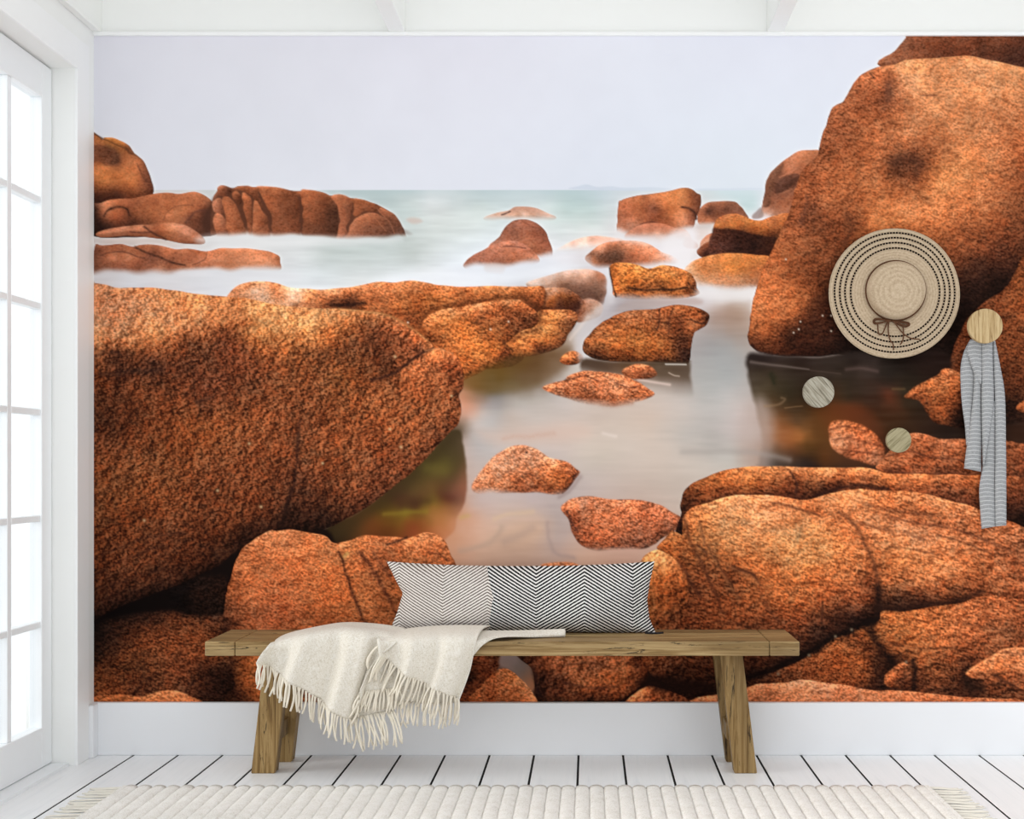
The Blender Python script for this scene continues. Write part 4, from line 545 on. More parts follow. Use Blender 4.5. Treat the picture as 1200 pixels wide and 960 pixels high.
    # ------------------------------------------------ the great boulder on the left
    shape([(100, 328), (110, 331), (126, 334), (140, 337.6), (166, 336.6), (204, 340), (230, 345), (266, 347), (292, 350), (316, 356), (340, 359), (370, 361), (396, 361.6), (424, 364), (446, 366.5), (460, 373), (476, 382), (492, 392), (503, 400), (509, 407), (517, 408.5), (528, 413), (537, 420), (542, 432), (544, 444), (542, 455), (537, 463), (540, 474), (540.5, 487), (535, 499), (516, 518), (500, 537), (480, 556), (452, 578), (430, 594), (406, 608), (384, 619), (366, 623), (340, 619), (318, 622), (296, 634), (280, 645), (260, 660), (240, 670), (212, 684), (170, 700), (140, 711), (112, 726), (98, 732)],
          [(112, 345, 192, 126, 92), (135, 352, 190, 120, 86), (170, 345, 192, 120, 78), (205, 348, 194, 124, 76), (240, 354, 196, 124, 76), (270, 356, 196, 124, 76), (300, 360, 204, 132, 76), (330, 366, 206, 136, 76), (125, 375, 192, 126, 92), (160, 372, 190, 124, 88), (195, 370, 194, 128, 88), (230, 372, 200, 134, 88), (265, 372, 202, 132, 82), (300, 380, 212, 142, 76), (118, 398, 198, 132, 86), (150, 392, 192, 124, 80), (185, 392, 204, 136, 84), (215, 386, 176, 106, 66), (245, 386, 176, 104, 62), (275, 390, 120, 72, 46), (300, 396, 176, 108, 56), (325, 390, 198, 124, 62), (355, 380, 196, 134, 76), (350, 366, 186, 120, 70), (375, 368, 184, 132, 80), (400, 368, 172, 126, 80), (425, 370, 166, 120, 76), (445, 371, 158, 108, 68), (400, 378, 166, 112, 64), (370, 392, 172, 108, 56), (420, 382, 136, 86, 52), (345, 398, 172, 102, 50),
           (112, 416, 150, 90, 56), (130, 412, 90, 58, 42), (155, 410, 130, 78, 48), (190, 408, 136, 76, 46), (225, 402, 112, 64, 42), (255, 400, 108, 62, 42), (285, 408, 116, 66, 44), (315, 412, 136, 74, 40), (345, 418, 124, 72, 38), (375, 412, 118, 72, 42), (120, 435, 100, 56, 34), (145, 432, 70, 42, 32), (180, 432, 70, 42, 32), (215, 425, 84, 48, 34), (250, 425, 98, 54, 36), (290, 432, 110, 60, 40), (320, 440, 118, 66, 40), (350, 450, 110, 64, 38), (125, 460, 92, 52, 34), (165, 455, 102, 56, 34), (205, 455, 100, 54, 34), (245, 460, 92, 50, 36), (285, 465, 98, 56, 36), (320, 475, 116, 64, 38),
           (450, 385, 126, 72, 46), (470, 390, 130, 72, 46), (490, 400, 130, 72, 46), (440, 398, 108, 62, 42), (465, 408, 112, 62, 40), (490, 410, 84, 46, 32), (410, 400, 108, 64, 40), (430, 420, 112, 64, 38), (455, 428, 90, 50, 32), (400, 440, 112, 68, 36), (425, 445, 104, 60, 34), (380, 430, 112, 66, 38), (516, 413, 196, 120, 72), (500, 420, 172, 98, 58), (485, 430, 164, 92, 56), (530, 422, 150, 80, 48), (525, 428, 132, 68, 42), (470, 442, 150, 82, 48), (510, 436, 148, 78, 46), (540, 440, 124, 68, 44), (490, 456, 138, 74, 44), (525, 452, 138, 76, 46), (450, 455, 126, 72, 42), (535, 465, 110, 60, 40), (420, 470, 120, 70, 40), (460, 480, 136, 76, 44), (500, 480, 138, 74, 42), (530, 485, 124, 66, 40), (375, 465, 112, 64, 38), (385, 490, 118, 66, 38), (430, 505, 124, 70, 42), (470, 510, 130, 72, 42), (505, 510, 118, 64, 40), (520, 508, 104, 58, 38),
           (120, 495, 74, 42, 28), (160, 490, 86, 48, 30), (200, 490, 110, 60, 34), (240, 500, 130, 74, 40), (285, 500, 126, 70, 40), (325, 510, 120, 66, 40), (120, 520, 96, 54, 34), (160, 525, 104, 58, 34), (200, 530, 112, 62, 34), (245, 535, 120, 66, 38), (290, 540, 112, 62, 38), (330, 545, 96, 54, 34), (120, 560, 112, 62, 34), (160, 565, 118, 66, 36), (200, 570, 112, 62, 34), (245, 575, 104, 56, 34), (290, 580, 104, 56, 34), (325, 585, 84, 46, 30), (130, 600, 112, 60, 32), (180, 605, 104, 56, 32), (230, 610, 96, 52, 32), (275, 612, 92, 50, 30), (310, 610, 74, 40, 26), (120, 635, 92, 50, 29), (170, 640, 96, 50, 29), (220, 645, 84, 44, 27), (260, 645, 62, 34, 22), (290, 630, 50, 28, 20), (120, 670, 88, 46, 27), (165, 675, 86, 44, 26), (205, 672, 68, 36, 23), (240, 665, 40, 22, 16), (120, 700, 66, 34, 22), (150, 698, 54, 28, 19), (110, 715, 40, 22, 15), (180, 690, 44, 24, 17),
           (365, 510, 112, 62, 38), (370, 540, 116, 64, 38), (410, 540, 128, 70, 42), (450, 540, 116, 64, 42), (485, 540, 118, 66, 44), (370, 570, 96, 52, 34), (405, 570, 110, 60, 38), (440, 570, 100, 56, 38), (470, 556, 112, 64, 44), (375, 595, 68, 38, 26), (405, 592, 96, 54, 36), (430, 586, 88, 50, 36), (380, 612, 40, 24, 18), (350, 610, 40, 23, 17), (350, 585, 70, 40, 28), (345, 555, 80, 44, 30)],
          grain='tilt', amp=0.27, c=6, warp=0.8, halo=0.12, rim=0.12, rimw=3)
    stroke([(436, 447), (448, 442), (462, 437), (474, 429), (486, 421), (498, 414), (508, 408)], 2.4, (48, 26, 20), 0.8, w2=1.6)
    stroke([(352, 492), (349, 520), (347, 548), (343, 570), (334, 598)], 2.0, (42, 23, 18), 0.6)
    stroke([(330, 616), (336, 600), (340, 586)], 4.0, (30, 17, 13), 0.6)
    stroke([(500, 412), (516, 408.5), (530, 414)], 1.4, (214, 140, 92), 0.5)
    stroke([(396, 362), (430, 365), (450, 368), (478, 383), (500, 398)], 1.6, (206, 148, 92), 0.45)
    stroke([(180, 363), (190, 364)], 1.0, (110, 62, 40), 0.8, wob=0.4)
    stroke([(212, 373), (220, 373)], 1.0, (110, 62, 40), 0.8, wob=0.4)
    stroke([(140, 381), (158, 388)], 1.0, (110, 62, 40), 0.5)
    for pts in ([(108, 420), (120, 414), (140, 414)], [(140, 436), (165, 436), (190, 434)], [(118, 438), (140, 440)], [(230, 470), (250, 466)]):
        stroke(pts, 3.0, (50, 32, 26), 0.45)
    for pts in ([(112, 672), (150, 655), (190, 640)], [(120, 650), (170, 632), (215, 625)], [(112, 690), (150, 680), (190, 665)]):
        stroke(pts, 2.0, (44, 24, 18), 0.35)
    specks([(292, 520), (169, 610), (306, 594), (255, 575), (457, 503), (470, 524), (378, 543), (529, 464), (463, 418)], 1.8, (206, 168, 122))
    return np.clip(art, 0, 1)
# ---------------------------------------------------------------- end of the picture
# ---------------------------------------------------------------- helpers
def P(px, py, Y):
    """a point of the photograph at wall distance Y (the wall is y = 0, towards the viewer negative)"""
    d = CAM_D + Y
    return Vector(((px - VX) * d / FPX, Y, CAM_H + (VY - py) * d / FPX))

def link(name, me, mat=None, parent=None, kind=None):
    o = bpy.data.objects.new(name, me); COL.objects.link(o)
    if mat and me is not None and not me.materials: me.materials.append(mat)
    if parent: o.parent = parent
    if kind: o['kind'] = kind
    return o

def empty(name, loc=(0, 0, 0), label=None, cat=None, group=None, kind=None):
    o = bpy.data.objects.new(name, None); COL.objects.link(o); o.location = loc; o.empty_display_size = 0.05
    tag(o, label, cat, group, kind)
    return o

def tag(o, label=None, cat=None, group=None, kind=None):
    for k, v in (('label', label), ('category', cat), ('group', group), ('kind', kind)):
        if v: o[k] = v
    return o

def adopt(child, parent):
    """children are modelled in world coordinates; keep them there"""
    w = Vector((0, 0, 0)); q = parent
    while q is not None: w = w + q.location; q = q.parent
    child.parent = parent; child.location = child.location - w
    return child

def mesh_from(name, verts, faces, smooth=False):
    me = bpy.data.meshes.new(name); me.from_pydata([tuple(v) for v in verts], [], faces); me.update()
    if smooth:
        me.polygons.foreach_set('use_smooth', [True] * len(me.polygons))
    return me

def hexa(b, t, bevel=0.0, name='box'):
    """a block from four bottom and four top corners"""
    bm = bmesh.new()
    vb = [bm.verts.new(v) for v in b]; vt = [bm.verts.new(v) for v in t]
    bm.faces.new(vb[::-1]); bm.faces.new(vt)
    for i in range(4): bm.faces.new((vb[i], vb[(i + 1) % 4], vt[(i + 1) % 4], vt[i]))
    bmesh.ops.recalc_face_normals(bm, faces=bm.faces)
    if bevel > 0: bmesh.ops.bevel(bm, geom=bm.edges[:], offset=bevel, segments=1, affect='EDGES')
    me = bpy.data.meshes.new(name); bm.to_mesh(me); bm.free(); return me

def boxm(x0, x1, y0, y1, z0, z1, bevel=0.0, name='box'):
    b = [(x0, y0, z0), (x1, y0, z0), (x1, y1, z0), (x0, y1, z0)]; t = [(x, y, z1) for x, y, _ in b]
    return hexa(b, t, bevel, name)

def box(name, x0, x1, y0, y1, z0, z1, mat, parent=None, bevel=0.0, kind=None):
    me = boxm(x0, x1, y0, y1, z0, z1, bevel, name)
    o = link(name, me, mat, kind=kind)
    if parent: adopt(o, parent)
    return o

def tube(pts, r, seg=6, r2=None, cap=True):
    """vertices and faces of a round cord along points"""
    pts = [Vector(p) for p in pts]; n = len(pts); r2 = r if r2 is None else r2
    V = []; F = []
    up = Vector((0.3, 0.8, 0.52)).normalized()
    for i, p in enumerate(pts):
        d = (pts[min(i + 1, n - 1)] - pts[max(i - 1, 0)])
        d = d.normalized() if d.length > 1e-9 else Vector((0, 0, 1))
        a = d.cross(up)
        if a.length < 1e-4: a = d.cross(Vector((1, 0, 0)))
        a.normalize(); b = d.cross(a).normalized()
        rr = r + (r2 - r) * i / max(n - 1, 1)
        for k in range(seg):
            t = 2 * math.pi * k / seg
            V.append(p + a * (rr * math.cos(t)) + b * (rr * math.sin(t)))
    for i in range(n - 1):
        for k in range(seg):
            F.append((i * seg + k, i * seg + (k + 1) % seg, (i + 1) * seg + (k + 1) % seg, (i + 1) * seg + k))
    if cap:
        F.append(tuple(range(seg))[::-1]); F.append(tuple((n - 1) * seg + k for k in range(seg)))
    return V, F

def merge(parts):
    V = []; F = []
    for v, f in parts:
        o = len(V); V += list(v); F += [tuple(i + o for i in q) for q in f]
    return V, F

def crv(pts, n, closed=False):
    """Catmull-Rom through 3-D points, n samples per span"""
    P_ = [Vector(p) for p in pts]; k = len(P_); out = []
    for i in range(k if closed else k - 1):
        if closed: a, b, c, d = P_[i - 1], P_[i], P_[(i + 1) % k], P_[(i + 2) % k]
        else: a, b, c, d = P_[max(i - 1, 0)], P_[i], P_[i + 1], P_[min(i + 2, k - 1)]
        for s in range(n):
            t = s / n
            out.append(0.5 * (2 * b + (c - a) * t + (2 * a - 5 * b + 4 * c - d) * t * t + (3 * b - a - 3 * c + d) * t ** 3))
    if not closed: out.append(P_[-1])
    return out

# ---------------------------------------------------------------- materials
def mat(name, col=(0.8, 0.8, 0.8), rough=0.6, spec=0.3):
    m = bpy.data.materials.new(name); m.use_nodes = True
    b = m.node_tree.nodes['Principled BSDF']
    b.inputs['Base Color'].default_value = (*col, 1); b.inputs['Roughness'].default_value = rough
    b.inputs['Specular IOR Level'].default_value = spec
    return m

class N:
    def __init__(self, m): self.m = m; self.t = m.node_tree; self.b = self.t.nodes['Principled BSDF']
    def new(self, typ, **kw):
        n = self.t.nodes.new(typ)
        for k, v in kw.items(): setattr(n, k, v)
        return n
    def link(self, a, b): self.t.links.new(a, b)
    def coord(self, which='Object', scale=(1, 1, 1), rot=(0, 0, 0)):
        c = self.new('ShaderNodeTexCoord'); mp = self.new('ShaderNodeMapping')
        mp.inputs['Scale'].default_value = scale; src = c.outputs[which]
        if any(rot):                         # turn first, then stretch
            r = self.new('ShaderNodeMapping'); r.inputs['Rotation'].default_value = rot; self.link(src, r.inputs[0]); src = r.outputs[0]
        self.link(src, mp.inputs[0]); return mp.outputs[0]
    def noise(self, vec, scale, detail=4, rough=0.5, dist=0.0):
        n = self.new('ShaderNodeTexNoise'); n.inputs['Scale'].default_value = scale; n.inputs['Detail'].default_value = detail
        n.inputs['Roughness'].default_value = rough; n.inputs['Distortion'].default_value = dist
        self.link(vec, n.inputs['Vector']); return n.outputs[0]
    def ramp(self, fac, stops):
        r = self.new('ShaderNodeValToRGB'); e = r.color_ramp.elements
        while len(e) < len(stops): e.new(0.5)
        for el, (p, c) in zip(e, stops): el.position = p; el.color = (*c, 1)
        self.link(fac, r.inputs[0]); return r.outputs[0]
    def math(self, op, a, b=None, c=None):
        n = self.new('ShaderNodeMath', operation=op)
        for i, v in enumerate((a, b, c)):
            if v is None: continue
            if isinstance(v, (int, float)): n.inputs[i].default_value = v
            else: self.link(v, n.inputs[i])
        return n.outputs[0]
    def mix(self, fac, a, b, mode='MIX'):
        n = self.new('ShaderNodeMix', data_type='RGBA', blend_type=mode)
        for s, v in ((n.inputs[0], fac), (n.inputs[6], a), (n.inputs[7], b)):
            if isinstance(v, (int, float)): s.default_value = v
            elif isinstance(v, tuple): s.default_value = (*v, 1)
            else: self.link(v, s)
        return n.outputs[2]
    def bump(self, h, strength=0.3, dist=0.002):
        n = self.new('ShaderNodeBump'); n.inputs['Strength'].default_value = strength; n.inputs['Distance'].default_value = dist
        self.link(h, n.inputs['Height']); self.link(n.outputs[0], self.b.inputs['Normal'])
    def color(self, c): self.link(c, self.b.inputs['Base Color'])

def lin(r, g, b):
    f = lambda c: (c / 255 / 12.92) if c <= 10 else ((c / 255 + 0.055) / 1.055) ** 2.4
    return (f(r), f(g), f(b))

def white_paint(name, col, rough=0.45):
    m = mat(name, col, rough, 0.3); n = N(m)
    v = n.coord('Object'); h = n.noise(v, 6, 3)
    n.color(n.mix(n.math('MULTIPLY', h, 0.06), tuple(col), tuple(c * 0.8 for c in col)))
    n.bump(n.noise(v, 60, 2), 0.05, 0.001)
    return m

def wood(name, axis, dark, mid, light, cracks=True, rough=0.55):
    m = mat(name, mid, rough, 0.25); n = N(m)
    def st(across, along):
        sc = [across] * 3; sc[axis] = along; return n.coord('Object', tuple(sc))
    g = n.noise(st(60, 2.2), 1.0, 7, 0.68, 0.8)
    base = n.ramp(g, [(0.30, dark), (0.43, mid), (0.55, light), (0.68, mid), (0.80, dark)])
    big = n.noise(st(11, 0.8), 1.0, 3, 0.5, 0.5)
    base = n.mix(n.math('MULTIPLY', n.ramp(big, [(0.42, (0, 0, 0)), (0.62, (1, 1, 1))]), 0.55), base, tuple(0.55 * d + 0.25 * c for d, c in zip(dark, mid)))
    if cracks:
        c1 = n.noise(st(34, 3.0), 1.0, 5, 0.72, 2.2)
        k = n.ramp(c1, [(0.375, (1, 1, 1)), (0.41, (0, 0, 0))])
        base = n.mix(n.math('MULTIPLY', k, 0.9), base, tuple(c * 0.16 for c in dark))
    n.color(base); n.bump(g, 0.3, 0.002)
    return m

M = {}
M['wall'] = white_paint('wall_paint', lin(247, 248, 246))
M['trim'] = white_paint('trim_paint', lin(249, 250, 250), 0.35)
M['base'] = white_paint('baseboard_paint', lin(241, 243, 246), 0.35)
M['ceil'] = white_paint('ceiling_paint', lin(248, 249, 246))
M['door'] = white_paint('door_paint', lin(246, 249, 251), 0.3)
M['gap'] = mat('black_gap', (0.012, 0.011, 0.011), 0.9, 0.1)

def plank_mat():
    m = mat('plank_paint', lin(244, 245, 246), 0.32, 0.35); n = N(m)
    g = n.noise(n.coord('Object', (30, 1.6, 1)), 1.0, 6, 0.6, 0.8)
    n.color(n.ramp(g, [(0.3, lin(238, 240, 242)), (0.5, lin(249, 250, 251)), (0.75, lin(243, 245, 246))]))
    n.bump(g, 0.12, 0.001)
    return m
M['plank'] = plank_mat()

def glass_mat():
    m = bpy.data.materials.new('pane_glass'); m.use_nodes = True; t = m.node_tree
    for nd in list(t.nodes):
        if nd.type != 'OUTPUT_MATERIAL': t.nodes.remove(nd)
    out = [nd for nd in t.nodes][0]
    tr = t.nodes.new('ShaderNodeBsdfTransparent'); tr.inputs[0].default_value = (0.97, 0.98, 0.985, 1)
    gl = t.nodes.new('ShaderNodeBsdfGlossy'); gl.inputs['Roughness'].default_value = 0.03
    fr = t.nodes.new('ShaderNodeValue'); fr.outputs[0].default_value = 0.045
    mx = t.nodes.new('ShaderNodeMixShader')
    t.links.new(fr.outputs[0], mx.inputs[0]); t.links.new(tr.outputs[0], mx.inputs[1]); t.links.new(gl.outputs[0], mx.inputs[2]); t.links.new(mx.outputs[0], out.inputs[0])
    return m
M['glass'] = glass_mat()
M['bench_x'] = wood('oak_long', 0, lin(84, 63, 36), lin(138, 110, 68), lin(174, 148, 104))
M['bench_z'] = wood('oak_upright', 2, lin(78, 56, 29), lin(130, 101, 58), lin(164, 136, 90))

# ---------------------------------------------------------------- the room
XL = (110 - VX) / 320.0                      # left wall, -1.8125
XR = 2.5                                     # floor and wall run on past the frame
FRONT = -1.26                                 # ceiling and left wall end behind the viewer's field
CEIL = 3.40
CFRONT = -1.26                               # the ceiling shows only its last few centimetres above the wall
TOP = CAM_H + (VY - 42.5) / 320.0            # upper edge of the print
BOT = CAM_H + (VY - 822.5) / 320.0           # lower edge of the print

box('wall_back', XL - 0.25, XR, 0.004, 0.2, -0.05, CEIL, M['wall'], kind='structure')
# left wall with the door opening
O0, O1 = -0.178, -1.13                       # opening along y
DTOP = 2.459
wl = empty('wall_left', (XL, -0.5, 0), kind='structure')
box('wall_pier', XL - 0.135, XL, O0, 0.004, 0, CEIL, M['wall'], wl)
box('wall_header', XL - 0.135, XL, O1, O0, DTOP, CEIL, M['wall'], wl)
box('wall_section', XL - 0.135, XL, FRONT, O1, 0, CEIL, M['wall'], wl)
# door casing (raised flat boards)
tr = empty('trim_1', (XL, O0, 0), kind='structure')
C0 = -0.072
box('casing_board', XL - 0.001, XL + 0.010, O0 - 0.001, C0, 0, 2.568, M['trim'], tr, 0.0015)
box('casing_board', XL - 0.001, XL + 0.010, O1 - 0.108, O1 + 0.001, 0, 2.568, M['trim'], tr, 0.0015)
box('casing_head', XL - 0.001, XL + 0.010, O1, O0, DTOP - 0.001, 2.568, M['trim'], tr, 0.0015)
# glazed door leaf set back in the reveal
XD = XL - 0.080
door = empty('door_1', (XD, (O0 + O1) / 2, 0), kind='structure')
DT = 0.045
S0 = O0 - 0.004; ST = 0.082
G0 = S0 - ST; PWD, MU = 0.226, 0.030
G1 = G0 - 3 * PWD - 2 * MU
def dbox(n, y0, y1, z0, z1, x0=XD - DT, x1=XD, bev=0.002): return box(n, x0, x1, y0, y1, z0, z1, M['door'], door, bev)
dbox('stile', G0, S0, 0.012, DTOP - 0.006)
dbox('stile', G1 - ST, G1, 0.012, DTOP - 0.006)
rows = []
ZB, ZT = 0.150, 2.335
rh = (ZT - ZB - 5 * 0.022) / 6
dbox('bottom_rail', G1, G0, 0.012, ZB)
dbox('top_rail', G1, G0, ZT, DTOP - 0.006)
for i in range(1, 3): dbox('muntin', G0 - i * PWD - i * MU, G0 - i * PWD - (i - 1) * MU, ZB, ZT, XD - DT + 0.006, XD - 0.006)
for r in range(6):
    z0 = ZB + r * (rh + 0.022); z1 = z0 + rh
    for c in range(3):
        y1 = G0 - c * (PWD + MU); y0 = y1 - PWD
        if r < 5: dbox('glazing_bar', y0, y1, z1, z1 + 0.022, XD - DT + 0.006, XD - 0.006)
        box('pane', XD - 0.026, XD - 0.021, y0 - 0.003, y1 + 0.003, z0 - 0.003, z1 + 0.003, M['glass'], door)
box('threshold', XD - 0.10, XL - 0.02, G1 - ST - 0.01, S0, -0.002, 0.010, M['door'], door)
# baseboards
box('baseboard_back', XL, XR, -0.020, 0.006, 0, BOT - 0.0005, M['base'], bevel=0.003, kind='structure')
box('baseboard_left', XL - 0.001, XL + 0.024, C0 + 0.0005, -0.019, 0, BOT - 0.001, M['base'], bevel=0.003, kind='structure')
# top moulding, ceiling and beams
box('trim_2', XL, XR, -0.012, 0.006, TOP, TOP + 0.014, M['trim'], bevel=0.002, kind='structure')
ce = empty('ceiling', (0, -1.2, CEIL), kind='structure')
box('ceiling_board', XL - 0.2, XR, CFRONT, 0.2, CEIL, CEIL + 0.05, M['ceil'], ce)
for x0, x1 in ((XL, -1.784), (-0.731, -0.672), (0.653, 0.7125), (2.04, 2.10)):
    box('beam', x0, x1, CFRONT, 0.004, TOP + 0.013, CEIL + 0.002, M['ceil'], ce, 0.002)

# floor: white boards, the gaps made black by coloured strips
fl = empty('floor', (0.3, -1.5, 0), kind='structure')
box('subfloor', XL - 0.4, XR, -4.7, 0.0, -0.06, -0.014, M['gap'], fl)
PW_ = 0.1625; X00 = -0.0375; GAP = 0.0078
pm = boxm(GAP / 2, PW_ - GAP / 2, -4.7, -0.004, -0.0145, 0, 0.0012, 'plank'); pm.materials.append(M['plank'])
jm = boxm(-GAP / 2 - 0.0005, GAP / 2 + 0.0005, -4.7, -0.004, -0.014, -0.0016, 0, 'gap_strip'); jm.materials.append(M['gap'])
for k in range(-11, 16):
    o = link('plank', pm); o.parent = fl; o.location = (X00 + k * PW_ - 0.3, 1.5, 0)
    o = link('gap_strip', jm); o.parent = fl; o.location = (X00 + k * PW_ - 0.3, 1.5, 0)
# edge strip under the door
box('floor_edge', XD - 0.12, X00 - 11 * PW_ + GAP / 2 - 0.0005, -4.7, -0.004, -0.0145, -0.0005, M['plank'], fl)

# ---------------------------------------------------------------- the printed mural on the wall
def make_mural():
    a = paint_mural()
    xs = (np.linspace(MX0, MX1, PW) - VX) / 320.0; zs = CAM_H + (VY - np.linspace(MY0, MY1, PH)) / 320.0
    co = np.empty((PH, PW, 3), np.float32); co[..., 0] = xs[None, :]; co[..., 1] = 0.0; co[..., 2] = zs[:, None]
    idx = np.arange(PH * PW, dtype=np.int32).reshape(PH, PW)
    q = np.stack([idx[:-1, :-1], idx[1:, :-1], idx[1:, 1:], idx[:-1, 1:]], -1).reshape(-1)
    nf = len(q) // 4
    me = bpy.data.meshes.new('wall_mural')
    me.vertices.add(PH * PW); me.vertices.foreach_set('co', co.reshape(-1))
    me.loops.add(len(q)); me.loops.foreach_set('vertex_index', q)
    me.polygons.add(nf); me.polygons.foreach_set('loop_start', np.arange(0, len(q), 4, dtype=np.int32))
    at = me.color_attributes.new('print', 'FLOAT_COLOR', 'POINT')
    l = np.where(a <= 0.04045, a / 12.92, ((a + 0.055) / 1.055) ** 2.4) * PRINT_GAIN
    c4 = np.ones((PH * PW, 4), np.float32); c4[:, :3] = np.clip(l, 0, 0.98).reshape(-1, 3)
    at.data.foreach_set('color', c4.reshape(-1))
    me.update(calc_edges=True)
    m = mat('mural_print', rough=0.85, spec=0.04); n = N(m)
    ca = n.new('ShaderNodeVertexColor', layer_name='print'); n.color(ca.outputs[0])
    o = link('wall_mural', me, m)
    tag(o, 'wall-wide printed photo mural of orange granite boulders and misty sea above the white baseboard', 'mural')
make_mural()

# ---------------------------------------------------------------- bench
bt = CAM_H - (752 - VY) * (CAM_D - 0.38) / FPX          # seat height
bb = CAM_H - (769 - VY) * (CAM_D - 0.38) / FPX
bench = empty('wooden_bench', (-0.29, -0.22, 0), 'long rustic oak bench with splayed legs standing before the mural', 'bench')
BX0, BX1, BY0, BY1 = -1.295, 0.711, -0.38, -0.056
CAPW = 0.100
def bench_board(name, x0, x1, y0, y1, m):
    o = box(name, x0, x1, y0, y1, bb, bt, m, bench, 0.003)
    return o
bench_board('end_board', BX0, BX0 + CAPW, BY0, BY1, M['bench_x'])
bench_board('end_board', BX1 - CAPW, BX1, BY0, BY1, M['bench_x'])
bw = (BY1 - BY0) / 3
for i in range(3):
    bench_board('seat_board', BX0 + CAPW + 0.002, BX1 - CAPW - 0.002, BY0 + i * bw + (0.001 if i else 0), BY0 + (i + 1) * bw - (0.001 if i < 2 else 0), M['bench_x'])
box('joint_core', BX0 + 0.01, BX1 - 0.01, BY0 + 0.012, BY1 - 0.012, bb + 0.006, bt - 0.010, M['bench_x'], bench)
def leg(b0, b1, t0, t1, y0, y1):
    b = [(b0, y0, 0), (b1, y0, 0), (b1, y1, 0), (b0, y1, 0)]; t = [(t0, y0, bb + 0.004), (t1, y0, bb + 0.004), (t1, y1, bb + 0.004), (t0, y1, bb + 0.004)]
    return adopt(link('leg', hexa(b, t, 0.003, 'leg'), M['bench_z']), bench)
leg(-1.160, -1.078, -1.112, -1.030, -0.300, -0.245)
leg(0.500, 0.578, 0.450, 0.527, -0.300, -0.245)
leg(-1.140, -1.060, -1.092, -1.012, -0.130, -0.075)
leg(0.490, 0.566, 0.440, 0.516, -0.130, -0.075)
box('stretcher', -1.118, -1.068, -0.246, -0.129, 0.105, 0.165, M['bench_z'], bench, 0.003)
box('stretcher', 0.478, 0.528, -0.246, -0.129, 0.105, 0.165, M['bench_z'], bench, 0.003)

# ---------------------------------------------------------------- pillow
def herring(name, c_light, c_dark, duty, half, period, x0, slope=0.6, fuzz=0.5):
    m = mat(name, c_light, 0.95, 0.05); n = N(m)
    uv = n.new('ShaderNodeUVMap'); sp = n.new('ShaderNodeSeparateXYZ'); n.link(uv.outputs[0], sp.inputs[0])
    x = n.math('MULTIPLY', sp.outputs[0], 400.0); y = n.math('MULTIPLY', sp.outputs[1], 400.0)
    tri = n.math('PINGPONG', n.math('ADD', x, -x0 + 20 * half), half)
    ph = n.math('DIVIDE', n.math('SUBTRACT', y, n.math('MULTIPLY', tri, slope)), period)
    w = n.noise(n.coord('Object'), 120, 2); ph = n.math('ADD', ph, n.math('MULTIPLY', w, 0.25))
    s = n.math('SINE', n.math('MULTIPLY', ph, 2 * math.pi))
    k = n.ramp(n.math('ADD', n.math('MULTIPLY', s, 0.5), 0.5), [(max(duty - 0.14, 0), (1, 1, 1)), (min(duty + 0.14, 1), (0, 0, 0))])
    f = n.noise(n.coord('Object', (1, 1, 1)), 260, 2)
    kk = n.math('MULTIPLY', k, n.math('ADD', n.math('MULTIPLY', f, fuzz), 1 - fuzz * 0.5))
    n.color(n.mix(kk, c_light, c_dark)); n.bump(s, 0.3, 0.0015)
    return m
M['pil_light'] = herring('cream_herringbone', lin(228, 222, 216), lin(96, 82, 74), 0.40, 52, 3.5, 573, fuzz=0.5)
M['pil_dark'] = herring('black_herringbone', lin(226, 224, 222), lin(18, 17, 18), 0.55, 56, 3.9, 573, fuzz=0.15)

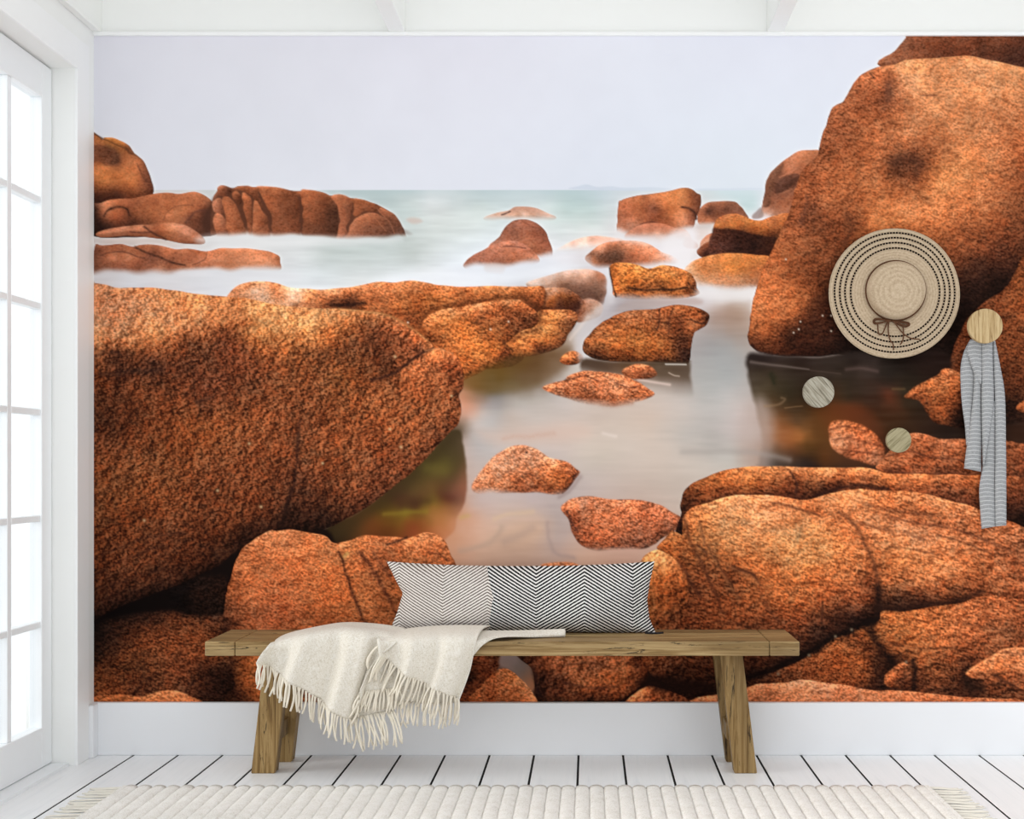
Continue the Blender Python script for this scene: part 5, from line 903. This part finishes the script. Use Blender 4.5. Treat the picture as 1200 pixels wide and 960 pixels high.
def pillow():
    root = empty('lumbar_pillow', P(612, 742, -0.15), 'long lumbar pillow in cream and black herringbone leaning on the bench', 'pillow')
    NS, NT = 96, 36
    def ab(s, t):
        # s: 0 left .. 1 right, t: 0 top .. 1 bottom  ->  photograph pixels of the outline
        lx = np.interp(t, [0, 0.25, 0.45, 0.7, 1], [453, 463, 472, 466, 456]); rx = np.interp(t, [0, 0.3, 0.55, 0.8, 1], [767, 761.5, 758.5, 761, 768])
        x = lx + (rx - lx) * s
        ty = 658 + 5.5 * (1 - abs(2 * s - 1) ** 2.2); by = 740.9 + 0.4 * math.sin(s * 9)
        y = ty + (by - ty) * t
        return x, y
    def pt(s, t, side):
        x, y = ab(s, t)
        ym = -0.088 + (-0.150 + 0.088) * t
        p = P(x, y, ym)
        e = (max(0, 1 - abs(2 * s - 1) ** 5) ** 0.55) * (max(0, 1 - abs(2 * t - 1) ** 2.6) ** 0.62)
        wr = 0.006 * math.sin(14 * s + 5 * t) * e + 0.004 * math.sin(31 * s - 9 * t) * abs(2 * t - 1)
        th = (0.074 if side else 0.052) * e + (wr if side else 0)
        if t > 0.8: th *= 1
        return p + Vector((0, -th if side else th, 0)), (x / 400, y / 400)
    sm = (573 - 456) / (767 - 456)
    def panel(name, s0, s1, m):
        V = []; UV = []; F = []
        for side in (1, 0):
            base = len(V)
            for j in range(NT + 1):
                for i in range(NS + 1):
                    p, uv = pt(s0 + (s1 - s0) * i / NS, j / NT, side); V.append(p); UV.append(uv)
            for j in range(NT):
                for i in range(NS):
                    a = base + j * (NS + 1) + i
                    q = (a, a + NS + 1, a + NS + 2, a + 1)
                    F.append(q if side else q[::-1])
        me = mesh_from(name, V, F, True)
        ul = me.uv_layers.new(name='UVMap')
        for l in me.loops: ul.data[l.index].uv = UV[l.vertex_index]
        return adopt(link(name, me, m), root)
    o1 = panel('light_panel', 0, sm, M['pil_light']); o1['label'] = 'cream herringbone half of the pillow'
    o2 = panel('dark_panel', sm, 1, M['pil_dark']); o2['label'] = 'black and white herringbone half of the pillow'
    pts = [pt(1, j / 20, 1)[0] for j in range(21)]
    V, F = tube([P(756, 741.5, -0.19), P(764, 742.3, -0.19), P(772, 742.3, -0.18), P(777, 741.6, -0.17)], 0.004, 6)
    adopt(link('corner_fold', mesh_from('corner_fold', V, F, True), mat('pillow_corner', lin(45, 45, 48), 0.95, 0.05)), root)
pillow()

# ---------------------------------------------------------------- throw blanket
def cloth_mat():
    m = mat('cream_weave', lin(226, 221, 210), 0.95, 0.05); n = N(m)
    v = n.coord('Object')
    a = n.noise(n.coord('Object', (420, 420, 40), (0, 0.35, 0)), 1, 2); b = n.noise(n.coord('Object', (40, 420, 420), (0, 0.35, 0)), 1, 2)
    k = n.math('MULTIPLY', n.math('ADD', a, b), 0.5)
    n.color(n.ramp(k, [(0.32, lin(200, 191, 173)), (0.5, lin(226, 220, 208)), (0.7, lin(238, 235, 228))])); n.bump(k, 0.35, 0.0015)
    return m
M['cloth'] = cloth_mat(); M['fringe'] = mat('cream_fringe', lin(232, 224, 208), 0.95, 0.05)
def cloth(name, rowsP, parent, nu=10, nv=8, fold=0.0, fk=3.0, ph=0.0):
    R = [crv([P(*c) for c in r], nu) for r in rowsP]
    cols = len(R[0]); G = []
    for i in range(cols): G.append(crv([r[i] for r in R], nv))
    nr = len(G[0]); V = []
    for j in range(nr):
        for i in range(cols):
            v = j / (nr - 1); u = i / (cols - 1)
            p = G[i][j].copy()
            p.y -= fold * v * math.sin(2 * math.pi * (fk * u + ph + 0.12 * v)) + fold * 0.35 * v * math.sin(2 * math.pi * (fk * 2.3 * u + 0.3 - 0.2 * v))
            V.append(p)
    F = [(j * cols + i, (j + 1) * cols + i, (j + 1) * cols + i + 1, j * cols + i + 1) for j in range(nr - 1) for i in range(cols - 1)]
    o = link(name, mesh_from(name, V, F, True), M['cloth'])
    sd = o.modifiers.new('thickness', 'SOLIDIFY'); sd.thickness = 0.004; sd.offset = 0
    adopt(o, parent)
    return o, [V[(nr - 1) * cols + i] for i in range(cols)]
def fringe(name, hem, n, ln, parent, lean=(0, 0), jit=0.25, dy=-0.004, seed=1, under=0.0):
    rs = random.Random(seed); parts = []
    L = [0]
    for a, b in zip(hem, hem[1:]): L.append(L[-1] + (b - a).length)
    for k in range(n):
        d = L[-1] * (k + 0.5 + rs.uniform(-0.2, 0.2)) / n
        i = max(j for j in range(len(L)) if L[j] <= d); i = min(i, len(hem) - 2)
        f = (d - L[i]) / max(L[i + 1] - L[i], 1e-6)
        p = hem[i].lerp(hem[i + 1], f); p = p + Vector((0, dy, 0.003))
        le = ln * rs.uniform(0.85, 1.12)
        lx = lean[0] + (lean[1] - lean[0]) * k / max(n - 1, 1) + rs.uniform(-jit, jit)
        cu = rs.uniform(-0.12, 0.12)
        pts = [p + Vector((le * (lx * t + cu * math.sin(t * 3.1)), rs.uniform(-0.002, 0.002) - 0.004 * math.sin(t * 2), -le * t)) for t in (0, 0.2, 0.4, 0.6, 0.8, 1.0)]
        parts.append(tube(pts, 0.0042, 5, 0.0034))
    V, F = merge(parts)
    o = link(name, mesh_from(name, V, F, True), M['fringe'], kind='stuff'); adopt(o, parent); return o
throw = empty('throw_blanket', P(430, 745, -0.3), 'cream woven throw blanket with tasselled fringe draped over the bench front', 'blanket')
lay = [
    ('back_layer', [[(462, 752, -0.386), (500, 752, -0.386), (540, 752, -0.386)], [(464, 790, -0.388), (500, 795, -0.39), (536, 795, -0.388)], [(466, 822, -0.389), (500, 824, -0.392), (535, 823, -0.389)]], 0.004, 3, 20, 0.082, (0.0, -0.05)),
    ('lower_layer', [[(424, 770, -0.390), (446, 770, -0.390), (470, 770, -0.390)], [(420, 805, -0.392), (444, 802, -0.394), (470, 802, -0.392)], [(414, 843, -0.395), (434, 838, -0.397), (462, 833, -0.394)]], 0.004, 2, 20, 0.11, (0.1, 0.30)),
    ('inner_fold', [[(436, 764, -0.398), (448, 766, -0.398), (462, 768, -0.398)], [(429, 788, -0.401), (446, 788, -0.403), (466, 788, -0.400)], [(421, 812.5, -0.404), (443, 809, -0.407), (468, 806, -0.402)]], 0.003, 2, 20, 0.075, (-0.35, 0.05)),
    ('left_panel', [[(336, 742.5, -0.10), (368, 735.5, -0.12), (402, 730, -0.15), (436, 731, -0.19), (468, 735, -0.225)],
                    [(327, 747, -0.24), (360, 738, -0.25), (402, 733, -0.25), (440, 735.5, -0.27), (476, 739, -0.29)],
                    [(317, 755, -0.385), (352, 746, -0.395), (398, 742, -0.40), (438, 746, -0.405), (466, 752, -0.405)],
                    [(308, 766, -0.408), (342, 769, -0.412), (388, 783, -0.415), (424, 795, -0.415), (440, 775, -0.408)],
                    [(302.5, 776, -0.408), (333, 794, -0.414), (374, 822, -0.418), (413, 843.5, -0.415), (424, 806, -0.408)]], 0.026, 3.1, 0, 0.08, (0, 0)),
    ('folded_panel', [[(470, 738, -0.22), (500, 734.5, -0.22), (538, 733, -0.22), (575, 733.5, -0.22)],
                      [(453, 743, -0.33), (488, 739, -0.34), (528, 737.5, -0.34), (566, 737, -0.33)],
                      [(444, 750, -0.415), (482, 751, -0.425), (524, 751, -0.425), (558, 751, -0.42)],
                      [(444.5, 760, -0.425), (478, 774, -0.432), (514, 784, -0.432), (550, 787, -0.425)],
                      [(446, 768, -0.424), (474, 790, -0.432), (505, 805.5, -0.432), (537.5, 821, -0.425)]], 0.020, 2.6, 34, 0.082, (-0.45, -0.12)),
]
for nm, rws, fo, fk, nfr, ln, lean in lay:
    o, hem = cloth(nm, rws, throw, fold=fo, fk=fk, ph=0.2)
    if nm == 'left_panel':
        k = int(len(hem) * 3 / 4) + 1
        fringe('fringe', hem[:k], 42, ln, o, (-0.10, 0.02), 0.16, seed=5)
        fringe('fringe', hem[k - 1:k + 8], 7, 0.06, o, (-0.5, -0.45), 0.1, seed=6)
    else: fringe('fringe', hem, nfr, ln, o, lean, 0.14 if nm == 'folded_panel' else 0.22, seed=len(nm))
V, F = tube(crv([P(444, 749, -0.43), P(444.5, 756, -0.436), P(446, 764, -0.436), P(447, 769, -0.432)], 4), 0.007, 8, 0.004)
adopt(link('rolled_corner', mesh_from('rolled_corner', V, F, True), M['cloth']), throw)
V, F = merge([tube(crv([P(444, 757, -0.435), P(437, 763, -0.43), P(431, 772 + i * 2, -0.425), P(430 + i, 780 + i * 2, -0.42)], 3), 0.0042, 5) for i in range(3)])
adopt(link('fringe', mesh_from('fringe', V, F, True), M['fringe'], kind='stuff'), throw)
cloth('tail_fold', [[(557, 739, -0.27), (585, 739.5, -0.262), (622, 739, -0.255), (662, 737.5, -0.25)],
                    [(556, 742, -0.33), (586, 741.5, -0.30), (624, 741, -0.275), (662.5, 740, -0.265)],
                    [(555, 754, -0.405), (583, 745, -0.36), (626, 744.5, -0.30), (662.5, 744, -0.272)],
                    [(553, 770, -0.395), (578, 748.5, -0.386), (624, 747, -0.305), (662, 746, -0.268)]], throw)

# ---------------------------------------------------------------- rug
def rug_mat():
    m = mat('cream_rug', lin(226, 222, 213), 0.98, 0.02); n = N(m)
    a = n.noise(n.coord('Object'), 220, 3); b = n.noise(n.coord('Object'), 35, 2)
    n.color(n.ramp(n.math('ADD', n.math('MULTIPLY', a, 0.7), n.math('MULTIPLY', b, 0.3)), [(0.35, lin(224, 220, 211)), (0.5, lin(243, 240, 234)), (0.65, lin(250, 248, 244))])); n.bump(a, 0.6, 0.003)
    return m
M['rug'] = rug_mat()
RY0, RY1 = -0.512, -1.70
RX0, RX1 = (146 - VX) * (CAM_D + RY0) / FPX, (1087 - VX) * (CAM_D + RY0) / FPX
rug = empty('floor_rug', ((RX0 + RX1) / 2, (RY0 + RY1) / 2, 0), 'cream ribbed wool rug with tasselled ends lying on the white floorboards', 'rug')
def rug_body():
    nr = int(round((RX1 - RX0) / 0.0457)); per = (RX1 - RX0) / nr; K = 14; ny = 40
    V = []; F = []
    xs = [RX0 + per * (i / K) for i in range(nr * K + 1)]
    rs = random.Random(3); jj = [[rs.uniform(-1, 1) for _ in range(ny + 1)] for _ in range(nr + 1)]
    for j in range(ny + 1):
        y = RY0 + (RY1 - RY0) * j / ny
        for i, x in enumerate(xs):
            t = (i % K) / K; k = i // K
            h = 0.003 + 0.0105 * abs(math.sin(math.pi * t)) ** 0.42
            V.append((x + 0.0012 * jj[min(k, nr)][j], y, h + 0.0008 * jj[min(k, nr)][ny - j]))
    W = len(xs)
    for j in range(ny):
        for i in range(W - 1): F.append((j * W + i, (j + 1) * W + i, (j + 1) * W + i + 1, j * W + i + 1))
    b = len(V)
    V += [(RX0, RY0, 0.0005), (RX1, RY0, 0.0005), (RX1, RY1, 0.0005), (RX0, RY1, 0.0005)]
    F.append((b + 3, b + 2, b + 1, b))
    me = mesh_from('rug_body', V, F, True); bm = bmesh.new(); bm.from_mesh(me)
    bm.verts.ensure_lookup_table(); BV = list(bm.verts)
    def skirt(ids, drop=0.0005):
        vs_ = [BV[i] for i in ids]; lo = [bm.verts.new((v.co.x, v.co.y, drop)) for v in vs_]
        for i in range(len(vs_) - 1): bm.faces.new((vs_[i], vs_[i + 1], lo[i + 1], lo[i]))
    skirt(list(range(W))); skirt([ny * W + i for i in range(W)][::-1]); skirt([j * W for j in range(ny + 1)][::-1]); skirt([j * W + W - 1 for j in range(ny + 1)])
    bm.to_mesh(me); bm.free()
    adopt(link('rug_body', me, M['rug']), rug)
rug_body()
for x in (RX0 + 0.004, RX1 - 0.004): box('end_binding', x - 0.010, x + 0.010, RY1, RY0 + 0.001, 0.0005, 0.0125, M['rug'], rug, 0.004)
M['tassel'] = mat('rug_tassel', lin(238, 233, 221), 0.95, 0.05)
def tassel_mesh(seed):
    rs = random.Random(seed); parts = []
    for k in range(3):
        b = rs.uniform(-0.009, 0.009); L = rs.uniform(0.085, 0.115)
        parts.append(tube(crv([(0, b, 0.006), (L * 0.35, b + rs.uniform(-0.004, 0.004), 0.0045), (L * 0.7, b + rs.uniform(-0.008, 0.008), 0.0035), (L, b + rs.uniform(-0.012, 0.012), 0.0032)], 3), 0.0030, 5, 0.0022))
    return mesh_from('tassel', *merge(parts), True)
TM = [tassel_mesh(s) for s in range(5)]
for me in TM: me.materials.append(M['tassel'])
nt = int((RY0 - RY1) / 0.036)
for i in range(nt):
    y = RY0 - 0.010 - i * 0.036
    for sx, x in ((-1, RX0), (1, RX1)):
        o = link('tassel', TM[(i * 3 + (sx > 0)) % 5]); o.parent = rug
        o.location = Vector((x, y, 0)) - rug.location
        if sx < 0: o.rotation_euler = (0, 0, math.pi)

# ---------------------------------------------------------------- sun hat on the wall
def hat_mat():
    m = mat('straw', lin(196, 174, 146), 0.85, 0.1); n = N(m)
    w = n.new('ShaderNodeTexWave', wave_type='RINGS', rings_direction='SPHERICAL'); w.inputs['Scale'].default_value = 32; w.inputs['Distortion'].default_value = 1.2; w.inputs['Detail'].default_value = 2; w.inputs['Detail Scale'].default_value = 2
    n.link(n.coord('Object'), w.inputs['Vector'])
    f = n.noise(n.coord('Object'), 160, 3)
    k = n.math('ADD', n.math('MULTIPLY', w.outputs[1], 0.18), n.math('MULTIPLY', f, 0.82))
    n.color(n.ramp(k, [(0.25, lin(168, 146, 120)), (0.5, lin(188, 167, 140)), (0.75, lin(202, 182, 156))])); n.bump(k, 0.35, 0.002)
    return m
M['straw'] = hat_mat(); M['stitch'] = mat('dark_stitch', lin(24, 15, 12), 0.9, 0.05); M['cord'] = mat('brown_cord', lin(96, 66, 48), 0.9, 0.05)
hc = P(1048, 344, -0.014)
hat = empty('sun_hat', hc, 'wide-brimmed straw sun hat with brown cord bow hanging on the mural', 'hat')
def lathe(prof, seg, name, wav=0.0, cz=0.0):
    """profile (radius, y) turned about the hat's axis (y)"""
    V = []; F = []; n = len(prof)
    for k in range(seg):
        t = 2 * math.pi * k / seg
        for r, y in prof:
            w = wav * (r / 0.2375) ** 3 * (math.sin(3 * t + 0.5) + 0.6 * math.sin(5 * t))
            rr = r * (1 + 0.006 * math.sin(2 * t + 1) * (r / 0.2375))
            V.append((rr * math.cos(t), y + w, rr * math.sin(t) + cz))
    for k in range(seg):
        for i in range(n - 1): F.append((k * n + i, k * n + i + 1, ((k + 1) % seg) * n + i + 1, ((k + 1) % seg) * n + i))
    return mesh_from(name, V, F, True)
def yb(r): return -0.018 * (1 - (r - 0.10) / 0.1375) - 0.002     # brim rises gently towards the crown
brim_prof = [(0.2375, 0.004), (0.239, 0.000), (0.2375, -0.003)] + [(r, yb(r)) for r in (0.225, 0.20, 0.175, 0.15, 0.125, 0.105)]
brim = o = link('brim', lathe(brim_prof + [(0.104, -0.016), (0.15, yb(0.15) + 0.006), (0.2, yb(0.2) + 0.006), (0.236, 0.004)], 96, 'brim', 0.003), M['straw']); o.parent = hat
crown_prof = [(0.1065, -0.016), (0.106, -0.026), (0.104, -0.042), (0.099, -0.054), (0.088, -0.062), (0.07, -0.067), (0.045, -0.070), (0.02, -0.071), (0.0004, -0.0712)]
o = link('crown', lathe(crown_prof, 96, 'crown', 0, 0.008), M['straw']); o.parent = hat
for r in (0.2185, 0.2000, 0.1815, 0.1615):
    parts = []
    n_ = int(2 * math.pi * r / 0.0108)
    for k in range(n_):
        t = 2 * math.pi * k / n_
        w = 0.003 * (r / 0.2375) ** 3 * (math.sin(3 * t + 0.5) + 0.6 * math.sin(5 * t))
        rr = r * (1 + 0.006 * math.sin(2 * t + 1) * (r / 0.2375))
        c = Vector((rr * math.cos(t), yb(r) + w, rr * math.sin(t) + 0.003)); tg = Vector((-math.sin(t), 0, math.cos(t))); rd = Vector((math.cos(t), 0, math.sin(t)))
        V = [c + tg * (a * 0.0038) + rd * (b_ * 0.0029) + Vector((0, y_, 0)) for y_ in (0.001, -0.0018) for a, b_ in ((-1, -1), (1, -1), (1, 1), (-1, 1))]
        parts.append((V, [(0, 1, 2, 3), (7, 6, 5, 4), (0, 4, 5, 1), (1, 5, 6, 2), (2, 6, 7, 3), (3, 7, 4, 0)]))
    V, F = merge(parts)
    o = link('stitching', mesh_from('stitching', V, F), M['stitch'], kind='stuff'); o.parent = brim
ring = [Vector((0.1085 * math.cos(t), -0.021, 0.1085 * math.sin(t) + 0.008)) for t in [2 * math.pi * k / 80 for k in range(81)]]
V, F = tube(ring, 0.0028, 6); band = o = link('hat_cord', mesh_from('hat_cord', V, F, True), M['cord']); o.parent = hat
def zb(zx, zy): return P(1010 + zx / 13.714, 350 + zy / 13.714, -0.040) - hc
bows = [[(470, 355), (400, 350), (300, 325), (215, 325), (180, 365), (210, 405), (300, 395), (400, 365), (470, 355)], [(470, 358), (380, 345), (270, 338), (215, 350), (205, 372), (240, 390), (330, 378), (470, 358)],
        [(480, 355), (580, 365), (690, 370), (760, 390), (765, 430), (700, 455), (620, 430), (540, 385), (480, 355)], [(490, 360), (600, 380), (700, 395), (745, 410), (720, 430), (640, 420), (560, 390), (490, 360)],
        [(255, 400), (258, 470), (268, 550), (295, 578), (340, 550), (375, 470), (405, 400), (440, 365)], [(440, 365), (428, 450), (432, 560), (460, 670), (505, 730), (512, 830)], [(500, 355), (560, 430), (620, 510), (700, 590), (800, 640), (930, 655)], [(665, 455), (670, 540), (665, 640), (640, 710), (615, 738)]]
V, F = merge([tube(crv([zb(*p) + Vector((0, 0.002 * (i % 3), 0)) for p in b], 4), 0.0026, 5) for i, b in enumerate(bows)])
o = link('bow', mesh_from('bow', V, F, True), M['cord']); o.parent = band

# ---------------------------------------------------------------- round wooden wall pegs
def peg(px, py, rpx, m, label, depth):
    c = P(px, py, -depth)
    root = empty('wall_peg', (c.x, 0, c.z), label, 'peg', 'round wooden pegs on the mural')
    r = rpx * (CAM_D - depth) / FPX
    def cyl(name, r0, y0, y1, seg, bev):
        pr = [(0.0002, y0), (r0 - bev, y0), (r0, y0 + bev), (r0, y1 - bev), (r0 - bev, y1), (0.0002, y1)]
        V = []; F = []; n = len(pr)
        for k in range(seg):
            t = 2 * math.pi * k / seg
            for q, y in pr: V.append((q * math.cos(t), y, q * math.sin(t)))
        for k in range(seg):
            for i in range(n - 1): F.append((k * n + i, ((k + 1) % seg) * n + i, ((k + 1) % seg) * n + i + 1, k * n + i + 1))
        o = link(name, mesh_from(name, V, F), m); o.parent = root
    cyl('disc', r, -depth, -depth + 0.020, 64, 0.0015)
    cyl('stem', r * 0.36, -depth + 0.019, 0.001, 24, 0.001)
def peg_wood(name, ang, dark, mid, light):
    m = mat(name, mid, 0.6, 0.2); n = N(m)
    v = n.coord('Object', (120, 60, 8), (0, ang, 0))
    g = n.noise(v, 1.0, 5, 0.65, 0.4)
    n.color(n.ramp(g, [(0.30, dark), (0.44, mid), (0.58, light), (0.75, mid)])); n.bump(g, 0.3, 0.001)
    return m
peg(1155, 382, 20.3, peg_wood('peg_oak', 0.0, lin(118, 90, 54), lin(178, 150, 106), lin(202, 178, 136)), 'large round honey-coloured wooden peg with the grey scarf hanging from it', 0.075)
peg(959.5, 459.5, 18.3, peg_wood('peg_grey', 0.72, lin(46, 40, 32), lin(140, 132, 114), lin(178, 172, 156)), 'round weathered grey wooden peg with dark diagonal grain over the dark pool', 0.05)
peg(1053.5, 516, 14.6, peg_wood('peg_small', -0.85, lin(84, 76, 52), lin(138, 128, 96), lin(168, 158, 126)), 'smallest round greenish-brown wooden peg below the straw hat', 0.045)

# ---------------------------------------------------------------- scarf
def scarf_mat():
    m = mat('grey_stripe', lin(168, 171, 175), 0.9, 0.08); n = N(m)
    uv = n.new('ShaderNodeUVMap'); sp = n.new('ShaderNodeSeparateXYZ'); n.link(uv.outputs[0], sp.inputs[0])
    y = n.math('MULTIPLY', sp.outputs[1], 400.0)
    f = n.math('FRACT', n.math('DIVIDE', n.math('ADD', y, n.math('MULTIPLY', n.noise(n.coord('Object'), 30, 1), 1.0)), 4.9))
    k = n.ramp(f, [(0.0, (1, 1, 1)), (0.10, (1, 1, 1)), (0.24, (0, 0, 0)), (0.92, (0, 0, 0))])
    g = n.noise(n.coord('Object'), 300, 2)
    n.color(n.mix(k, n.ramp(g, [(0.3, lin(140, 141, 142)), (0.7, lin(164, 165, 166))]), lin(196, 197, 198)))
    return m
M['scarf'] = scarf_mat()
scarf = empty('scarf', P(1155, 402, -0.04), 'long grey scarf with thin pale stripes hanging from the large wooden peg', 'scarf')
def strip(name, left, right, Y, bulge, tilt=0.0, n=14, m=8):
    def samp(E, v):
        y0, y1 = E[0][1], E[-1][1]; y = y0 + (y1 - y0) * v
        return float(np.interp(y, [e[1] for e in E], [e[0] for e in E])), y
    V = []; UV = []; F = []
    LL = crv([(x, y, 0) for x, y in left], 8); RR = crv([(x, y, 0) for x, y in right], 8)
    LL = [(p.x, p.y) for p in LL]; RR = [(p.x, p.y) for p in RR]
    nv = 40
    for j in range(nv + 1):
        v = j / nv; (lx, ly), (rx, ry) = samp(LL, v), samp(RR, v)
        for i in range(m + 1):
            u = i / m
            yy = Y - bulge * math.sin(math.pi * u) ** 0.7 + tilt * (u - 0.5) - 0.002 * math.sin(5 * v + 3 * u)
            V.append(P(lx + (rx - lx) * u, ly + (ry - ly) * u, yy)); UV.append((u, (ly + (ry - ly) * u + 1.5 * math.sin(math.pi * u)) / 400))
    for j in range(nv):
        for i in range(m): F.append((j * (m + 1) + i, (j + 1) * (m + 1) + i, (j + 1) * (m + 1) + i + 1, j * (m + 1) + i + 1))
    me = mesh_from(name, V, F, True); ul = me.uv_layers.new(name='UVMap')
    for l in me.loops: ul.data[l.index].uv = UV[l.vertex_index]
    o = link(name, me, M['scarf']); sd = o.modifiers.new('thickness', 'SOLIDIFY'); sd.thickness = 0.003; sd.offset = 0
    adopt(o, scarf)
strip('short_end', [(1136, 400), (1129.5, 413), (1125.7, 431), (1126, 455), (1127.5, 475), (1131, 500), (1132.5, 522)], [(1146, 400), (1146, 413), (1144, 431), (1143, 455), (1140, 475), (1138, 500), (1136, 522)], -0.016, 0.006)
strip('short_end_fold', [(1141, 425), (1141.5, 450), (1139, 480), (1134.7, 513), (1132, 530), (1129.8, 549)], [(1151, 425), (1150.5, 450), (1150.5, 480), (1150.5, 513), (1150, 530), (1149.5, 553)], -0.022, 0.009)
strip('top_fold', [(1137, 398), (1133, 410), (1136, 422), (1141, 436), (1147, 449)], [(1152, 398), (1151, 410), (1151, 422), (1150.5, 436), (1150, 450)], -0.030, 0.006, -0.006)
strip('long_end', [(1159, 470), (1157, 500), (1155, 520), (1151, 550), (1147.6, 572), (1148.5, 595), (1150.3, 620)], [(1167, 470), (1167, 500), (1167, 520), (1166.5, 550), (1166, 572), (1166, 595), (1166.5, 617)], -0.020, 0.008)
strip('middle_fold', [(1150.5, 396), (1150.5, 430), (1150.5, 471), (1151, 505), (1152, 545)], [(1163.5, 396), (1164, 430), (1164.5, 471), (1160, 505), (1153, 545)], -0.030, 0.012)
strip('outer_fold', [(1163.5, 396), (1164.5, 430), (1166, 471), (1166.5, 520), (1166.2, 570), (1166.5, 617)], [(1165.5, 398), (1172, 430), (1177.3, 463), (1178.6, 520), (1179, 570), (1179, 616)], -0.026, 0.009)
